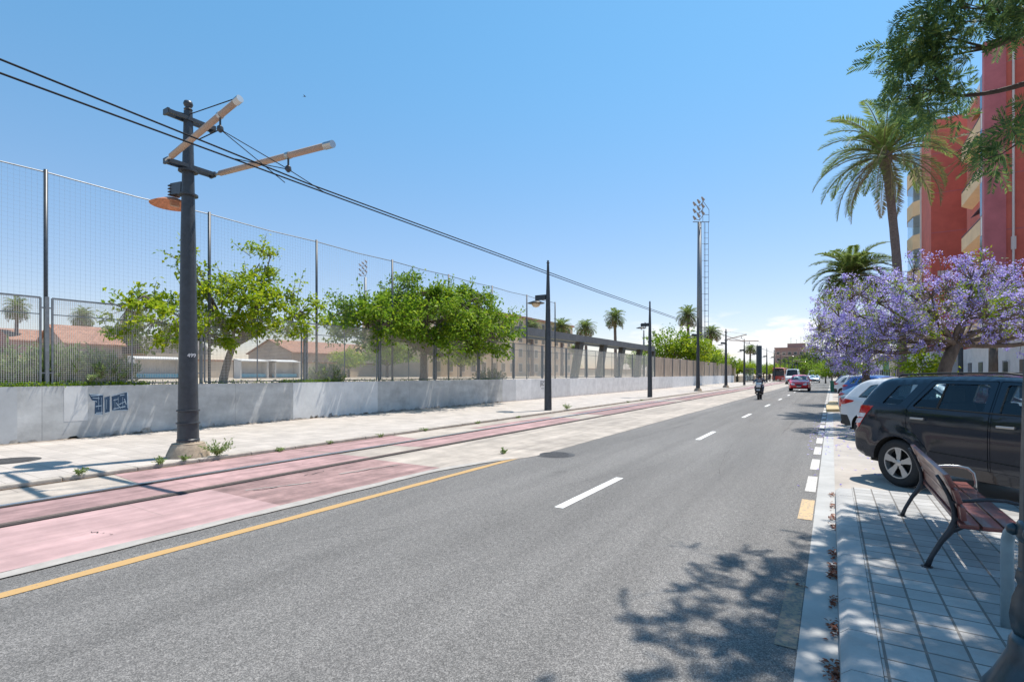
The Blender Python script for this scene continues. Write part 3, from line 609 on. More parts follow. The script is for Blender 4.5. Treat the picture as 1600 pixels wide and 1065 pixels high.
for i, (px, au, sc, k) in enumerate([(1152, 16, .9, 1), (1162, 15, .85, 1), (1172, 15.5, .95, 0), (1182, 14.5, .8, 2), (1193, 14, .85, 1), (1201, 14, .85, 0), (1210, 13.5, .9, 1), (1217, 13.5, 1., 2)]):
    place_tree(px, au, sc, k, 'small round street tree at the tram stop, %s from the left' % (['first']+ords)[i], .12, 'round trees along the tram stop')
# dark trees at the end of the street and behind the field
u, v = W(1272, 210); broadleaf('evergreen_tree', 'large dark evergreen tree in front of the far brick block', 'tree', (u, v, 0), 12, [(0, 0, 6, 6, 6, 4.5, 2), (5, 3, 3.4, 5, 5, 3, 1), (-5, -3, 3, 5, 5, 2.6, 1)], 170, 30, .8, leaf_c, trunk_r=.4, fork=3, shoots=6, tw=1.4)
u, v = W(1255, 190); broadleaf('evergreen_tree', 'paler bushy tree left of the dark evergreen at the end of the street', 'tree', (u, v, 0), 7, [(0, 0, 4, 4, 4, 3, 2), (-5, 0, 2.6, 4, 4, 2, 1)], 100, 30, .6, leaf_b, trunk_r=.3, fork=2, shoots=4, tw=1.1)
for i, (px, D, s, lab) in enumerate([(605, 62, 1.2, 'dusty green tree in the sports ground seen through the fence left of the broad tree'), (545, 70, 1., 'small dusty tree deep in the sports ground'), (1000, 90, 1.1, 'green tree behind the pergola columns'), (880, 120, 1.3, 'far tree beside the beige apartment block'), (720, 75, 1.2, 'dusty tree behind the trunk of the broad tree')]):
    u, v = W(px, D); t = copy_tree(protos[i % 3]); t.location = (u, v, GZ-.3); t.scale = (s, s, s*.9); t['label'] = lab; t['group'] = 'trees inside the sports ground'
for i, (px, D, s) in enumerate([(1290, 90, .8), (1300, 75, .75), (1312, 62, .8), (1322, 110, 1.1), (1238, 260, 2.2), (1296, 200, 1.6), (1310, 180, 1.5)]):
    u, v = W(px, D); t = copy_tree(protos[(0, 2)[i % 2]]); t.location = (u, v, 0); t.scale = (s, s, s); t['label'] = 'green tree at the far right of the street, %s from the left' % (['first']+ords)[i]; t['group'] = 'trees along the right side far off'
def bush(label, base, r, h, n, mat, L=.17, Wd=.03, group=None, name='oleander_bush'):
    t = empty(name, base, 0, label, 'bush', group); m = MB(); ch = []
    for i in range(n):
        a = rng.uniform(0, 2*PI); q = rng.random()**.5; x, y = r[0]*q*math.cos(a), r[1]*q*math.sin(a); hh = h*(1-.5*q*q)*rng.uniform(.7, 1.15)
        e = Vector((x*1.15, y*1.15, hh)); b0 = Vector((x*.6, y*.6, 0)); m.tube([b0, (b0+e)/2+Vector((0, 0, .05)), e], [.012, .009, .004], 4, cap=False)
        k = 26; tt = rng.uniform(.15, 1, k); P = np.array(b0)+(np.array(e)-np.array(b0))*tt[:, None]
        ch.append(leaf_quads(P, rv(k)*.7+np.array([0, 0, .7]), rv(k), L*rng.uniform(.7, 1.2, k), np.full(k, Wd)))
    m.build('stem', bark, t); leaves_obj('foliage', ch, mat, t); return t
u, v = W(40, 12.9); bush('pale green oleander bush at the left edge behind the fence', (u, v, GZ-.1), (.9, 1.3), 1.25, 300, leaf_o)
u, v = W(128, 13.4); bush('pale green oleander bush right of the first fence post', (u, v, GZ-.1), (.9, 1.2), 1.2, 300, leaf_o)
u, v = W(510, 19.5); bush('small oleander bush behind the fence between the two green trees', (u, v, GZ-.1), (.6, .9), .95, 100, leaf_o)
u, v = W(765, 30); bush('low dark bush behind the fence right of the thick trunk', (u, v, GZ-.1), (.8, 1.2), .8, 70, leaf_c, .15, .05)
# ivy strip hanging at the wall top
ch = []
for y0, y1, n, zt in ((3.2, 6.6, 2600, 1.38), (10.6, 13.2, 1400, 1.38), (6.6, 10.6, 500, 1.37), (13.2, 24, 900, 1.37)):
    P = np.stack([rng.uniform(UW-.32, UW-.01, n), rng.uniform(y0, y1, n), zt+rng.random(n)**2*.10-.02], 1); ch.append(leaf_quads(P, rv(n)+np.array([.4, 0, .2]), rv(n)+np.array([0, 0, .8]), rng.uniform(.03, .07, n), rng.uniform(.02, .045, n)))
tag(leaves_obj('creeper', ch, leaf_b), 'low green creeper growing along the top of the grey wall', 'creeper', kind='stuff')
# weeds in the kerb joint
def weed(label, x, y, z, r, h, n):
    t = empty('weed', (x, y, z), 0, label, 'weed', 'weeds in the pavement joints'); ch = []; m = MB()
    for i in range(n):
        a = rng.uniform(0, 2*PI); e = Vector((math.cos(a)*r*rng.uniform(.2, 1), math.sin(a)*r*1.3*rng.uniform(.2, 1), h*rng.uniform(.3, 1)))
        m.tube([(0, 0, 0), e*.5+Vector((0, 0, h*.1)), e], [.004, .003, .0015], 4, cap=False); k = 12; tt = rng.uniform(.1, 1, k)
        ch.append(leaf_quads(np.array(e)*tt[:, None], rv(k)+np.array([0, 0, .3]), rv(k)+np.array([0, 0, .5]), rng.uniform(.03, .065, k), rng.uniform(.012, .03, k)))
    m.build('stem', leaf_o, t); leaves_obj('leaves', ch, leaf_o, t)
weed('tall straggly weed at the foot of the large tram pole', -10.02, 5.35, .1, .28, .32, 46)
weed('small green weed on the kerb left of the large tram pole', -9.99, 4.35, .1, .12, .08, 14)
weed('tiny weed on the kerb farthest left', -9.98, 3.2, .1, .12, .07, 12)
weed('small weed on the kerb beside the tall weed', -9.99, 4.75, .1, .1, .08, 10)
weed('dry yellow weed at the foot of the second pole', -10.0, 20.6, .1, .3, .25, 24)
weed('dry sprig in the cracked edge beside the asphalt manhole', -5.75, 8.9, .01, .09, .12, 10)
for k, y in enumerate((6.6, 7.9, 9.5, 11.2, 13.8, 16.4, 28.5, 31)): weed('low tuft in the kerb joint beyond the large pole, %s along' % (['first']+ords)[k], -9.97, y, .02, .16, .06, 12)
# palms
def palm_proto(nf=44, L=3.0, nl=44, trunk_h=9, tr=.24, lean=(0, 0), dry=6, leaflet=.5, up=.62, mat=None, lw=.046):
    t = empty('palm_tree', (0, 0, 0)); m = MB(); n = 22; prof = []; pts = []
    for k in range(n+1):
        s = k/n; pts.append((lean[0]*s*s, lean[1]*s*s, trunk_h*s)); prof.append(tr*(1.3-.35*s if s < .1 else 1.15-.25*s)*(1+.05*(k % 2))*(1.25 if s > .95 else 1))
    m.tube(pts, prof, 12); top = Vector(pts[-1])
    m.lathe([(tr*1.0, -.5), (tr*1.7, -.1), (tr*1.6, .3), (tr*.5, .6)], top, 10); m.build('trunk', palm_bark, t, smooth=True)
    rm = MB(); ch = {0: [], 1: []}
    for i in range(nf):
        an = i*2.399963; q = i/nf; el0 = R(86)-R(112)*q**up; isdry = i >= nf-dry; l = L*rng.uniform(.82, 1.1); dirh = Vector((math.cos(an), math.sin(an), 0)); p = top+Vector((0, 0, .25-.3*q))+dirh*tr*.6
        pts = [p.copy()]; el = el0+R(12)*rng.normal()*.5; ns = 12; tw = rng.normal()*.12
        for k in range(ns):
            dv = dirh*math.cos(el)+Vector((0, 0, math.sin(el))); p = p+dv*(l/ns); pts.append(p.copy()); el -= R(6.0)*(1+.5*(k/ns)) if el > R(-80) else 0; dirh = (Matrix.Rotation(tw/ns*2, 3, 'Z') @ dirh)
        rm.tube(pts, [.028*(1-.85*k/ns)+.004 for k in range(ns+1)], 5, cap=False)
        PA = np.array([list(p_) for p_ in pts]); ts = np.linspace(.12, .995, nl); idx = ts*ns; i0 = np.minimum(idx.astype(int), ns-1); fr = (idx-i0)[:, None]
        P = PA[i0]*(1-fr)+PA[i0+1]*fr; T = norm(PA[i0+1]-PA[i0]); side = norm(np.cross(T, np.array([0, 0, 1.])+rng.normal(size=3)*.05)); upn = np.cross(side, T)
        ll = leaflet*(np.sin(np.clip(ts*1.05, 0, 1)*PI)**.55*.8+.22)*rng.uniform(.85, 1.1, nl)
        for sg in (-1, 1):
            Dn = side*sg*.75+T*.65+upn*.30+rng.normal(size=(nl, 3))*.09+np.array([0, 0, -.12])
            ch[1 if isdry else 0].append(leaf_quads(P, Dn, upn+side*sg*.3, ll, np.full(nl, lw), .1))
    rm.build('frond_stem', leaf_pd, t)
    leaves_obj('fronds', ch[0], mat or leaf_p, t)
    if ch[1]: leaves_obj('dry_fronds', ch[1], leaf_pd, t)
    return t
DP = 22; u, v = W(1411, DP); cu, cv = W(1383, DP)
t = palm_proto(60, 3.0, 70, ZZ(246, DP), .16, (cu-u, cv-v), 8, .46, .85, None, .038); t.location = (u, v, 0); tag(t, 'tall date palm with a wide arching crown before the red apartment block', 'palm tree')
u, v = W(1331, 50); t = palm_proto(64, 4.1, 70, ZZ(432, 50), .3, (0, 0), 0, .8, .9, leaf_p, .10); t.location = (u, v, 0); tag(t, 'green palm rising behind the violet tree farther down the street', 'palm tree')
fan = palm_proto(44, 1.7, 26, 7.5, .2, (.1, .1), 10, .62, .62, None, .07); used_f = False
for px, py, D, lab in [(25, 482, 62, 'fan palm seen through the fence at the left edge'), (130, 495, 66, 'palm between the tiled house and the first tree'), (916, 512, 80, 'palm behind the pergola beam, left one of the near pair'), (962, 497, 82, 'tallest palm behind the pergola'), (1076, 493, 100, 'palm just left of the floodlight mast'), (1110, 520, 100, 'palm half hidden behind the floodlight mast and ladder'), (878, 510, 105, 'palm beside the second pole'), (832, 512, 100, 'palm in front of the beige apartment block'), (1172, 545, 140, 'dark palm behind the tram stop trees'), (990, 575, 100, 'short palm seen between the pergola columns'), (898, 545, 90, 'short palm under the pergola beam'), (1012, 545, 100, 'short palm behind the end of the pergola'), (212, 500, 90, 'small palm behind the first tree')]:
    u, v = W(px, D); t = copy_tree(fan) if used_f else fan; used_f = True
    h = ZZ(py, D)-GZ; s = max(.35, h/7.6); k = D/80*(.95 if py < 540 else .6)*1.15; t.scale = (k, k, s); t.location = (u, v, GZ); t.rotation_euler = (0, 0, rng.uniform(0, 6)); tag(t, lab, 'palm tree', 'far palms in the sports ground')
# jacarandas
def jacaranda(label, base, fork, lean, crown, npan, nfl, size, trunk_r, nleaf=60):
    t = empty('jacaranda_tree', base, 0, label, 'tree'); m = MB(); F = Vector((lean[0], lean[1], fork))
    m.tube([(0, 0, -.05), (lean[0]*.1, lean[1]*.1, fork*.35), (lean[0]*.5, lean[1]*.5, fork*.75), F], [trunk_r*1.2, trunk_r, trunk_r*.92, trunk_r*.95], 12)
    wt = np.array([c[6] for c in crown], float); wt /= wt.sum(); mains = []
    for c in crown:
        for k in range(3):
            r3 = np.clip(rng.normal(size=3), -1, 1); tip = Vector((c[0]+r3[0]*c[3]*.6, c[1]+r3[1]*c[4]*.6, c[2]+r3[2]*c[5]*.4)); pts = limb(m, F, tip, trunk_r*.5, trunk_r*.16, .16); mains += pts[1:]
            for q in range(2): r3 = np.clip(rng.normal(size=3), -1, 1); mains += limb(m, pts[3], Vector((c[0]+r3[0]*c[3]*.75, c[1]+r3[1]*c[4]*.75, c[2]+r3[2]*c[5]*.5)), trunk_r*.2, trunk_r*.05, .14, 5, 4)[1:]
    ch = []; lf = []
    for i in range(npan):
        c = crown[rng.choice(len(crown), p=wt)]; d = rv(1)[0]; rr = rng.uniform(.45, 1)**.6
        p = Vector((c[0]+d[0]*c[3]*rr, c[1]+d[1]*c[4]*rr, c[2]+d[2]*c[5]*rr)); q = min(mains, key=lambda x: (x-p).length)
        limb(m, q, p, trunk_r*.07, trunk_r*.03, .2, 4, 3)
        n = int(nfl*rng.uniform(.5, 1.5)); ax = norm((np.array(p-q)+np.array([0, 0, .1]))[None])[0]; tt = rng.uniform(-.9, 1, n); s = size*rng.uniform(.7, 1.3)
        P = np.array(p)+ax*tt[:, None]*s+rng.normal(size=(n, 3))*s*(.42-.2*tt[:, None])
        ch.append(leaf_quads(P, rv(n), rv(n), rng.uniform(.045, .075, n)*(size/.2)**.5, rng.uniform(.035, .055, n)*(size/.2)**.5, .35))
        if i < nleaf:
            k = 40; P = np.array(p)+rng.normal(size=(k, 3))*s*.8-np.array([0, 0, .1]); lf.append(leaf_quads(P, rv(k), rv(k)+np.array([0, 0, 1.]), np.full(k, .09), np.full(k, .03)))
    m.build('trunk', bark, t, smooth=True); leaves_obj('blossom', ch, flower, t); leaves_obj('leaves', lf, leaf_a, t); return t
DJ = 14.7; u, v = W(1464, DJ); XC = Vector((CT, ST, 0)); DC = Vector((-ST, CT, 0))
def loc_cam(a, d, z): q = XC*a+DC*d; return (q.x, q.y, z)
def ell(a, d, z, ra, rz, wgt): x, y, z = loc_cam(a, d, z); return (x, y, z, ra, ra, rz, wgt)
jacaranda('big violet blossoming jacaranda with forked trunk behind the black car', (u, v, 0), 2.5, loc_cam(.5, 0, 0)[:2], [ell(-.1, 0, 4.1, 1.8, 1.1, 2.0), ell(-1.7, .6, 3.5, 1.5, 1.25, 2.2), ell(1.6, .2, 3.9, 1.6, 1.1, 1.8), ell(.6, -.6, 3.2, 1.7, .8, 1.0), ell(-2.1, .4, 2.6, 1.15, .9, 1.4), ell(2.6, -.5, 3.3, 1.5, 1.2, 1.4), ell(-.9, .3, 2.6, 1.3, .6, .8)], 980, 31, .115, .17, 240)
u, v = W(1352, 27); jacaranda('violet jacaranda farther down the parking bay behind the silver cars', (u, v, 0), 3, (.1, 0), [ell(.3, 0, 4.8, 2.5, 1.4, 2), ell(-1.1, .5, 3.7, 1.8, 1.3, 1.6), ell(1.8, 0, 4.2, 2.2, 1.5, 1), ell(-.7, 0, 2.4, 1.6, .9, 1.2)], 700, 30, .19, .18, 120)
broadleaf('street_tree', 'green leafy young tree behind the black car left of the jacaranda trunk', 'tree', (*W(1437, 19), 0), 3, [(0, 0, 2.0, .8, .8, .6, 1)], 40, 30, .14, leaf_a, trunk_r=.07, fork=1.1, shoots=4, tw=.25)
for px, D, r, h, lab in ((1552, 19, .19, 4, 'bare pale tree trunk in front of the white wall right of the jacaranda'), ):
    u, v = W(px, D); broadleaf('street_tree', lab, 'tree', (u, v, 0), h, [(0, 0, 4.6, 1.5, 1.5, .8, 1)], 40, 40, .12, leaf_c, trunk_r=r*.8, fork=2.8, shoots=4)
u, v = W(1501, 20); mb = MB(); mb.lathe([(.14, 0), (.12, .3), (.09, .4), (.07, 4.5), (.05, 5.5)], (u, v, .0), 12); tag(mb.build('lamp_post', steel_d, smooth=True), 'slim dark post standing behind the jacaranda trunk', 'post')
# overhanging feathery tree whose trunk is right of the picture
def feather_tree():
    t = empty('silky_oak_tree', (4.3, 5.0, .12), 0, 'feathery dark green tree overhanging the top right corner', 'tree'); m = MB(); ch = []
    F = Vector((-.3, .2, 3.6)); m.tube([(0, 0, 0), (-.05, 0, 1.8), F], [.2, .16, .14], 12); mains = []
    B = Vector((4.3, 5.0, .12))
    def tgt(px, py, D): u, v = W(px, D); return Vector((u, v, ZZ(py, D)))-B
    tips = [tgt(1425, 40, 6.3), tgt(1415, 100, 6.6), tgt(1450, 165, 6.8), tgt(1480, 35, 6.2), tgt(1460, 120, 6.5), tgt(1530, 12, 6.0), tgt(1440, 75, 6.4), tgt(1596, 180, 5.6), tgt(1588, 225, 5.6), tgt(1425, 135, 6.4), tgt(1455, 8, 6.0), tgt(1570, 5, 5.8),
            ]+[Vector(q)+Vector((.8, 0, 0)) for q in ((-4.7, 2.6, 7.9), (-4.9, 1.5, 7.7), (-4.6, .6, 7.5), (-5.0, -.3, 7.6), (-4.2, 3.1, 7.9), (-4.1, 2.1, 7.6), (-4.0, 1.1, 7.5), (-4.1, .1, 7.3), (-3.4, 2.8, 7.9), (-3.3, 1.8, 7.8), (-3.3, .7, 7.3), (-3.4, -.5, 7.3), (-2.5, 2.3, 7.8), (-2.4, 1.3, 7.6), (-2.5, .2, 7.2), (-2.4, -.9, 7.0), (-1.5, 1.8, 7.4), (-1.4, .5, 7.2),
            (-3.6, -1.4, 7.4), (-4.6, -1.2, 7.6), (.5, -.8, 7.), (.8, 1., 6.6), (-.4, -1.6, 6.6), (-1.5, -.6, 7.2))]
    H1 = tgt(1545, 75, 6.1); H2 = tgt(1500, 150, 6.4); H3 = tgt(1660, 190, 5.4); R1 = tgt(1640, 20, 5.8); R2 = tgt(1640, 118, 5.8)
    limb(m, F, R1, .08, .05, .05, 8, 4); limb(m, R1, H1, .05, .03, .08, 7, 5); limb(m, F, R2, .07, .035, .05, 7, 4); limb(m, R2, H2, .035, .02, .08, 7, 6); limb(m, R2, H3, .03, .02, .1, 6, 4)
    hub = {0: H1, 1: H1, 2: H2, 3: R1, 4: H2, 5: R1, 6: H1, 7: H3, 8: H3, 9: H2, 10: R1, 11: R1}
    for k, e in enumerate(tips):
        st = hub[k] if k < 12 else (F if k % 3 else F-Vector((0, 0, .5))); near = k < 12; pts = limb(m, st, e, .016 if near else .055, .005 if near else .008, .12 if near else .06, 6, 6); d = (e-st).normalized()
        nb = (9 if k in (6, 7, 8, 11) else 14) if near else 44
        for j in range(nb):
            s = rng.uniform(.45 if near and k not in (6, 7, 8) else .75, 1.05); p = st.lerp(e, s); off = Vector(np.clip(rng.normal(size=3), -1.5, 1.5))*(.22 if near else .40); off.z *= .7; q = p+off
            if (j % 2) == 0: limb(m, p, q, .008, .004, .1, 3, 2)
            # a spray of pinnate leaves
            for a in range(4):
                dr = Vector(rv(1)[0])+d*.5+Vector((0, 0, -.35)); dr.normalize(); Ln = rng.uniform(.2, .32); nl = 16; ts = np.linspace(.08, 1, nl); tip = dr*Ln; cur = np.array([0, 0, -.06])
                P = np.array(q)+np.array(tip)*ts[:, None]+cur*(ts**2)[:, None]; T = np.tile(np.array(dr), (nl, 1)); sd_ = norm(np.cross(T, rv(1)))
                for sg in (-1, 1): ch.append(leaf_quads(P, T*.8+sd_*sg*.8+rng.normal(size=(nl, 3))*.12, np.cross(sd_, T), .10*(1.15-.6*ts), np.full(nl, .014 if near else .021), .1))
    m.build('trunk', bark_d, t, smooth=True); leaves_obj('crown', ch, leaf_f, t)
feather_tree()
# fallen leaves along the gutter
n = 520; cl_ = rng.choice([3.05, 3.3, 3.35, 3.9, 4.35, 4.9, 5.0, 5.15, 5.5, 6.5, 6.9, 7.5, 8.2, 2.6], n); P = np.stack([.012+rng.normal(size=n)*.018, cl_+rng.normal(size=n)*.07, .008+rng.random(n)*.02], 1)
P[:6, 0] = -.2+rng.normal(size=6)*.02; P[:6, 1] = 4.55
tag(leaves_obj('leaf_litter', [leaf_quads(P, rv(n)*np.array([1, 1, .2]), rv(n)*.5+np.array([0, 0, 1.]), rng.uniform(.02, .045, n), rng.uniform(.012, .025, n))], litter), 'dry red brown leaves gathered in the gutter along the kerb', 'fallen leaves', kind='stuff')
n = 700; P = np.stack([rng.uniform(-.5, 3.0, n), rng.normal(size=n)*3+17, np.full(n, .012)], 1); tag(leaves_obj('petal_litter', [leaf_quads(P, rv(n)*np.array([1, 1, .2]), rv(n)*.4+np.array([0, 0, 1.]), rng.uniform(.04, .07, n), rng.uniform(.03, .045, n))], flower), 'violet petals scattered on the parking bay', 'fallen petals', kind='stuff')

# ------------------------------------------------------------------ pergola, masts, far buildings
beam_m = M('grey steel beam', (.13, .125, .135), .6, ns=2, na=.2); col_m = M('brown leaning column', (.10, .08, .07), .7, ns=3, na=.3)
pg = empty('pergola', (-18.4, 31, GZ), 0, 'long grey beam on leaning brown columns behind the fence', 'pergola')
MB().b2(-.3, .3, -1, 30.5, 3.15, 3.72).b2(-1.6, -1.3, -1, 30.5, 3.15, 3.6).build('beam', beam_m, pg)
for px in (900, 938, 968, 996, 1017):
    D, v = atu(px, -18.4); y = v-31; ch0 = MB().prism([(-.55, -.1), (-.1, -.1), (.75, 3.16), (.2, 3.16)], y, y+.45, 'xz').build('column', col_m, pg)
    for ch_ in [ch0]: 
        me = ch_.data
        for vv in me.vertices: vv.co.x, vv.co.y = (vv.co.y-y)-.2, y+vv.co.x*1.6
def mast(px, D, ztop, label, r=.6, ladder=True, heads=3, sc=1.):
    u, v = W(px, D); t = empty('floodlight_mast', (u, v, GZ-.2), 0, label, 'floodlight mast'); h = ztop-GZ
    MB().lathe([(r, 0), (r*.62, h)], seg=16).build('mast', galv, t, smooth=True)
    lm = MB(); X = lambda a, d, z: loc_cam(a, d, z)
    for i in range(heads):
        for j in range(3):
            z = h+.3*sc+i*1.25*sc; a = (-1.0+j*1.0)*sc*.75-.2*sc
            q = Vector(X(a, -.6*sc, z+j*.45*sc)); lm.tube([q, q+Vector(X(-.5*sc, -.25*sc, .5*sc))], [.26*sc, .12*sc], 8); lm.bar(X(0, 0, z), q, .08*sc, .08*sc)
    lm.build('lamp_head', M('lamp head grey', (.26, .24, .24), .5), t)
    if ladder:
        m = MB()
        for a in (.85, 1.6): m.bar(X(a, 0, 2), X(a, 0, h), .07, .07)
        m.bar(X(1.25, .6, 4), X(1.25, .6, h), .05, .05)
        for k in range(int((h-3)/1.0)):
            z = 3+k*1.0; m.bar(X(.85, 0, z), X(1.6, 0, z), .05, .05)
            if k % 3 == 0: m.bar(X(.4, 0, z), X(.85, 0, z), .05, .05); m.bar(X(.85, 0, z), X(1.25, .6, z), .05, .05); m.bar(X(1.6, 0, z), X(1.25, .6, z), .05, .05)
        m.build('ladder', galv, t)
        m = MB(); m.bar(X(-1.2, 0, h), X(1.75, 0, h), .12, .12)
        m.bar(X(.6, 0, h), X(.6, 0, h+3.8), .07, .07); m.bar(X(.6, 0, h+3.8), X(1.7, 0, h+2.2), .07, .07); m.bar(X(1.7, 0, h+2.2), X(1.7, 0, h), .07, .07); m.bar(X(.6, 0, h+1.3), X(1.7, 0, h+1.3), .07, .07)
        m.build('platform', galv, t)
mast(1093, 92, ZZ(345, 92), 'very tall floodlight mast with a caged ladder beside it', .56, True, 3)
mast(571, 130, ZZ(432, 130), 'distant floodlight mast between the two green trees', .45, False, 3, 1.0)
mast(1006, 150, ZZ(515, 150), 'short far floodlight mast near the third pole', .35, False, 2, .8)

tile_m = tilemat('terracotta roof', (.40, .20, .13), (.24, .12, .08), .3, .25, .02, off=.5, var=.2, bump=.6, axes='yx'); wht = M('whitewash', (.62, .60, .57), .8, ns=1.2, na=.12)
brick_b = tilemat('buff brick', (.44, .33, .26), (.36, .3, .25), .25, .08, .008, off=.5, var=.12, axes='yz'); cream = M('cream render', (.55, .45, .34), .85, ns=.8, na=.15, det=8)
brick_p = tilemat('pinkish brick', (.42, .25, .22), (.3, .2, .18), .3, .1, .008, off=.5, var=.12, axes='yz'); winm = M('window glass', (.04, .05, .06), .15); shut = M('shutter', (.50, .44, .38), .6)
frame_w = M('white frame', (.65, .64, .62), .5)
def windows(parent, axis, pos, rows, cols, wsz, out=1, mat=None, shutter=False):
    """rows: z list; cols: coordinate list along the wall; pos: wall plane"""
    for z in rows:
        for c in cols:
            w_, h_ = wsz; m = MB()
            if axis == 'x': m.b2(pos-.03*out, pos+.05*out, c-w_/2-.08, c+w_/2+.08, z-h_/2-.08, z+h_/2+.08)
            else: m.b2(c-w_/2-.08, c+w_/2+.08, pos-.03*out, pos+.05*out, z-h_/2-.08, z+h_/2+.08)
            f = m.build('window', frame_w, parent); m = MB()
            if axis == 'x': m.b2(pos+.0*out, pos+.056*out, c-w_/2, c+w_/2, z-h_/2, z+h_/2)
            else: m.b2(c-w_/2, c+w_/2, pos+.0*out, pos+.056*out, z-h_/2, z+h_/2)
            m.build('pane', mat or winm, f)
def house(label, x0, x1, y0, y1, z0, zh, wallm, roof=1.2, axis='y', cat='house', wins=None):
    t = empty('house', ((x0+x1)/2, (y0+y1)/2, z0), 0, label, cat); dx, dy = (x1-x0)/2, (y1-y0)/2; h = zh-z0
    MB().b2(-dx, dx, -dy, dy, -.1, h).build('wall', wallm, t)
    if roof:
        o = .3; m = MB(); p = [(-dx-o, h-.05), (0, h+roof), (dx+o, h-.05), (dx+o, h+.1), (0, h+roof+.15), (-dx-o, h+.1)]
        if axis == 'y': m.prism(p, -dy-o, dy+o, 'xz')
        else: p = [(a*dy/dx if abs(a) > .1 else 0, b) for a, b in p]; m.prism(p, -dx-o, dx+o, 'yz')
        m.build('roof', tile_m, t); 
        m = MB(); (m.prism([(-dx, h), (0, h+roof), (dx, h)], -dy, dy, 'xz') if axis == 'y' else m.prism([(-dy, h), (0, h+roof*.97), (dy, h)], -dx, dx, 'yz')); m.build('gable', wallm, t)
    if wins: windows(t, 'x', dx, [h*.55], [dy*(k-.5*(wins-1))*1.6/wins for k in range(wins)], (1.1, 1.2))
    return t
# far side of the sports ground
tt_ = empty('perimeter_wall', (-60, 0, GZ-.2), 0, 'long pale wall across the far side of the sports ground', 'wall'); MB().b2(-.3, 0, 5, 190, 0, 2.1).build('wall', cream, tt_); MB().b2(-.42, .12, 5, 190, 2.1, 2.25).build('coping', tile_m, tt_)
house('white gabled house beyond the sports ground at the left edge', -92, -84, 13, 19, GZ-.3, 4.4, wht, 2.6, 'x')
house('brick house with reddish roof behind the left palm', -90, -82, 20, 23.5, GZ-.3, 5.6, brick_p, 1.5, 'y', wins=3)
house('brick house with a bright orange tiled roof between two palms', -72, -64, 19.5, 24.2, GZ-.3, 4.6, brick_b, 2.0, 'y', wins=3)
house('grey barn with a curved dark roof behind the first tree', -76, -64, 26.5, 33, GZ-.3, 4.0, cream, 0)
mb = MB(); mb.prism([(6*math.cos(R(a))*-1, 2.2*math.sin(R(a))) for a in range(0, 181, 15)], -3.5, 3.5, 'xz'); o = mb.build('roof', M('weathered sheet roof', (.14, .12, .11), .8, ns=3, na=.2), [x for x in COL.objects if x.get('label', '').startswith('grey barn')][0]); o.location = (0, 0, 3.05+0.0)
house('low orange roofed house far behind the trunk of the first tree', -84, -72, 50, 74, GZ-.3, 5.0, brick_b, 2.2, 'y', wins=5)
house('long low house with a red roof seen under the broad tree', -86, -74, 98, 130, GZ-.3, 5.0, cream, 2.0, 'y', wins=6)
dug_b = M('pale blue panel', (.10, .36, .50), .6)
for k, (px, lab) in enumerate(((245, 'team shelter with a blue front left of the first pole'), (400, 'team shelter right of the leaning tree trunk'), (440, 'team shelter farther right across the pitch'))):
    D, v = atu(px, -50); t = empty('team_shelter', (-50, v, GZ), 0, lab, 'shelter', 'team shelters across the pitch')
    MB().b2(-.8, -.7, -1.9, 1.9, 0, 1.9).prism([(-.8, 1.9), (-.75, 1.96), (.6, 1.75), (.6, 1.68)], -1.9, 1.9, 'xz').b2(-.8, .5, -1.9, -1.82, 0, 1.8).b2(-.8, .5, 1.82, 1.9, 0, 1.8).build('canopy', wht, t)
    MB().b2(-.2, .2, -1.7, 1.7, .1, .45).build('seat', dug_b, t)
# beige apartment block behind the pergola
bt = empty('apartment_block', (-50, 0, GZ), 0, 'old beige apartment block with rows of shuttered windows left of the second pole', 'building')
MB().b2(-14, 0, 57, 106, -.3, 11).build('wall', M('buff render', (.62, .47, .34), .85, ns=.5, na=.15, det=8), bt); MB().b2(-14.3, .35, 56.7, 106.3, 11, 11.35).build('cornice', tile_m, bt)
windows(bt, 'x', 0, [1.6, 4.4, 7.2, 9.7], [59+3.0*k for k in range(16)], (1.2, 1.5), 1, M('grey window shade', (.16, .14, .12), .5))
MB().b2(-9, -5, 70, 74, 11.35, 13).b2(-9, -6, 95, 98, 11.35, 12.8).build('roof_hut', cream, bt)
# pinkish brick block at the end of the street
u, v = W(1247, 260); bt = empty('brick_block', (u, v, 0), 0, 'distant pinkish brick apartment block closing the end of the street', 'building')
MB().b2(-10.5, 8.5, 0, 14, 0, 14.6).build('wall', brick_p, bt); MB().b2(-10.8, 8.8, -.3, 14.3, 14.6, 15.3).build('parapet', brick_p, bt)
windows(bt, 'y', 0, [3, 6, 9, 12.2], [-9+2.6*k for k in range(7)], (1.3, 1.4), -1)
windows(bt, 'x', -10.5, [3, 6, 9, 12.2], [3, 7, 11], (1.3, 1.4), -1)
MB().b2(-5, 3, 3, 9, 15.3, 17.4).b2(4, 6, 3, 6, 15.3, 17).build('roof_hut', brick_p, bt)
m = MB()
for x, h in ((-3.5, 3), (-1, 2.2), (1, 3.4), (4.4, 2.6)): m.b2(x-.05, x+.05, 5, 5.1, 17.2, 17.4+h).b2(x-.5, x+.5, 5, 5.05, 17+h, 17.06+h)
m.build('antenna', steel_d, bt)
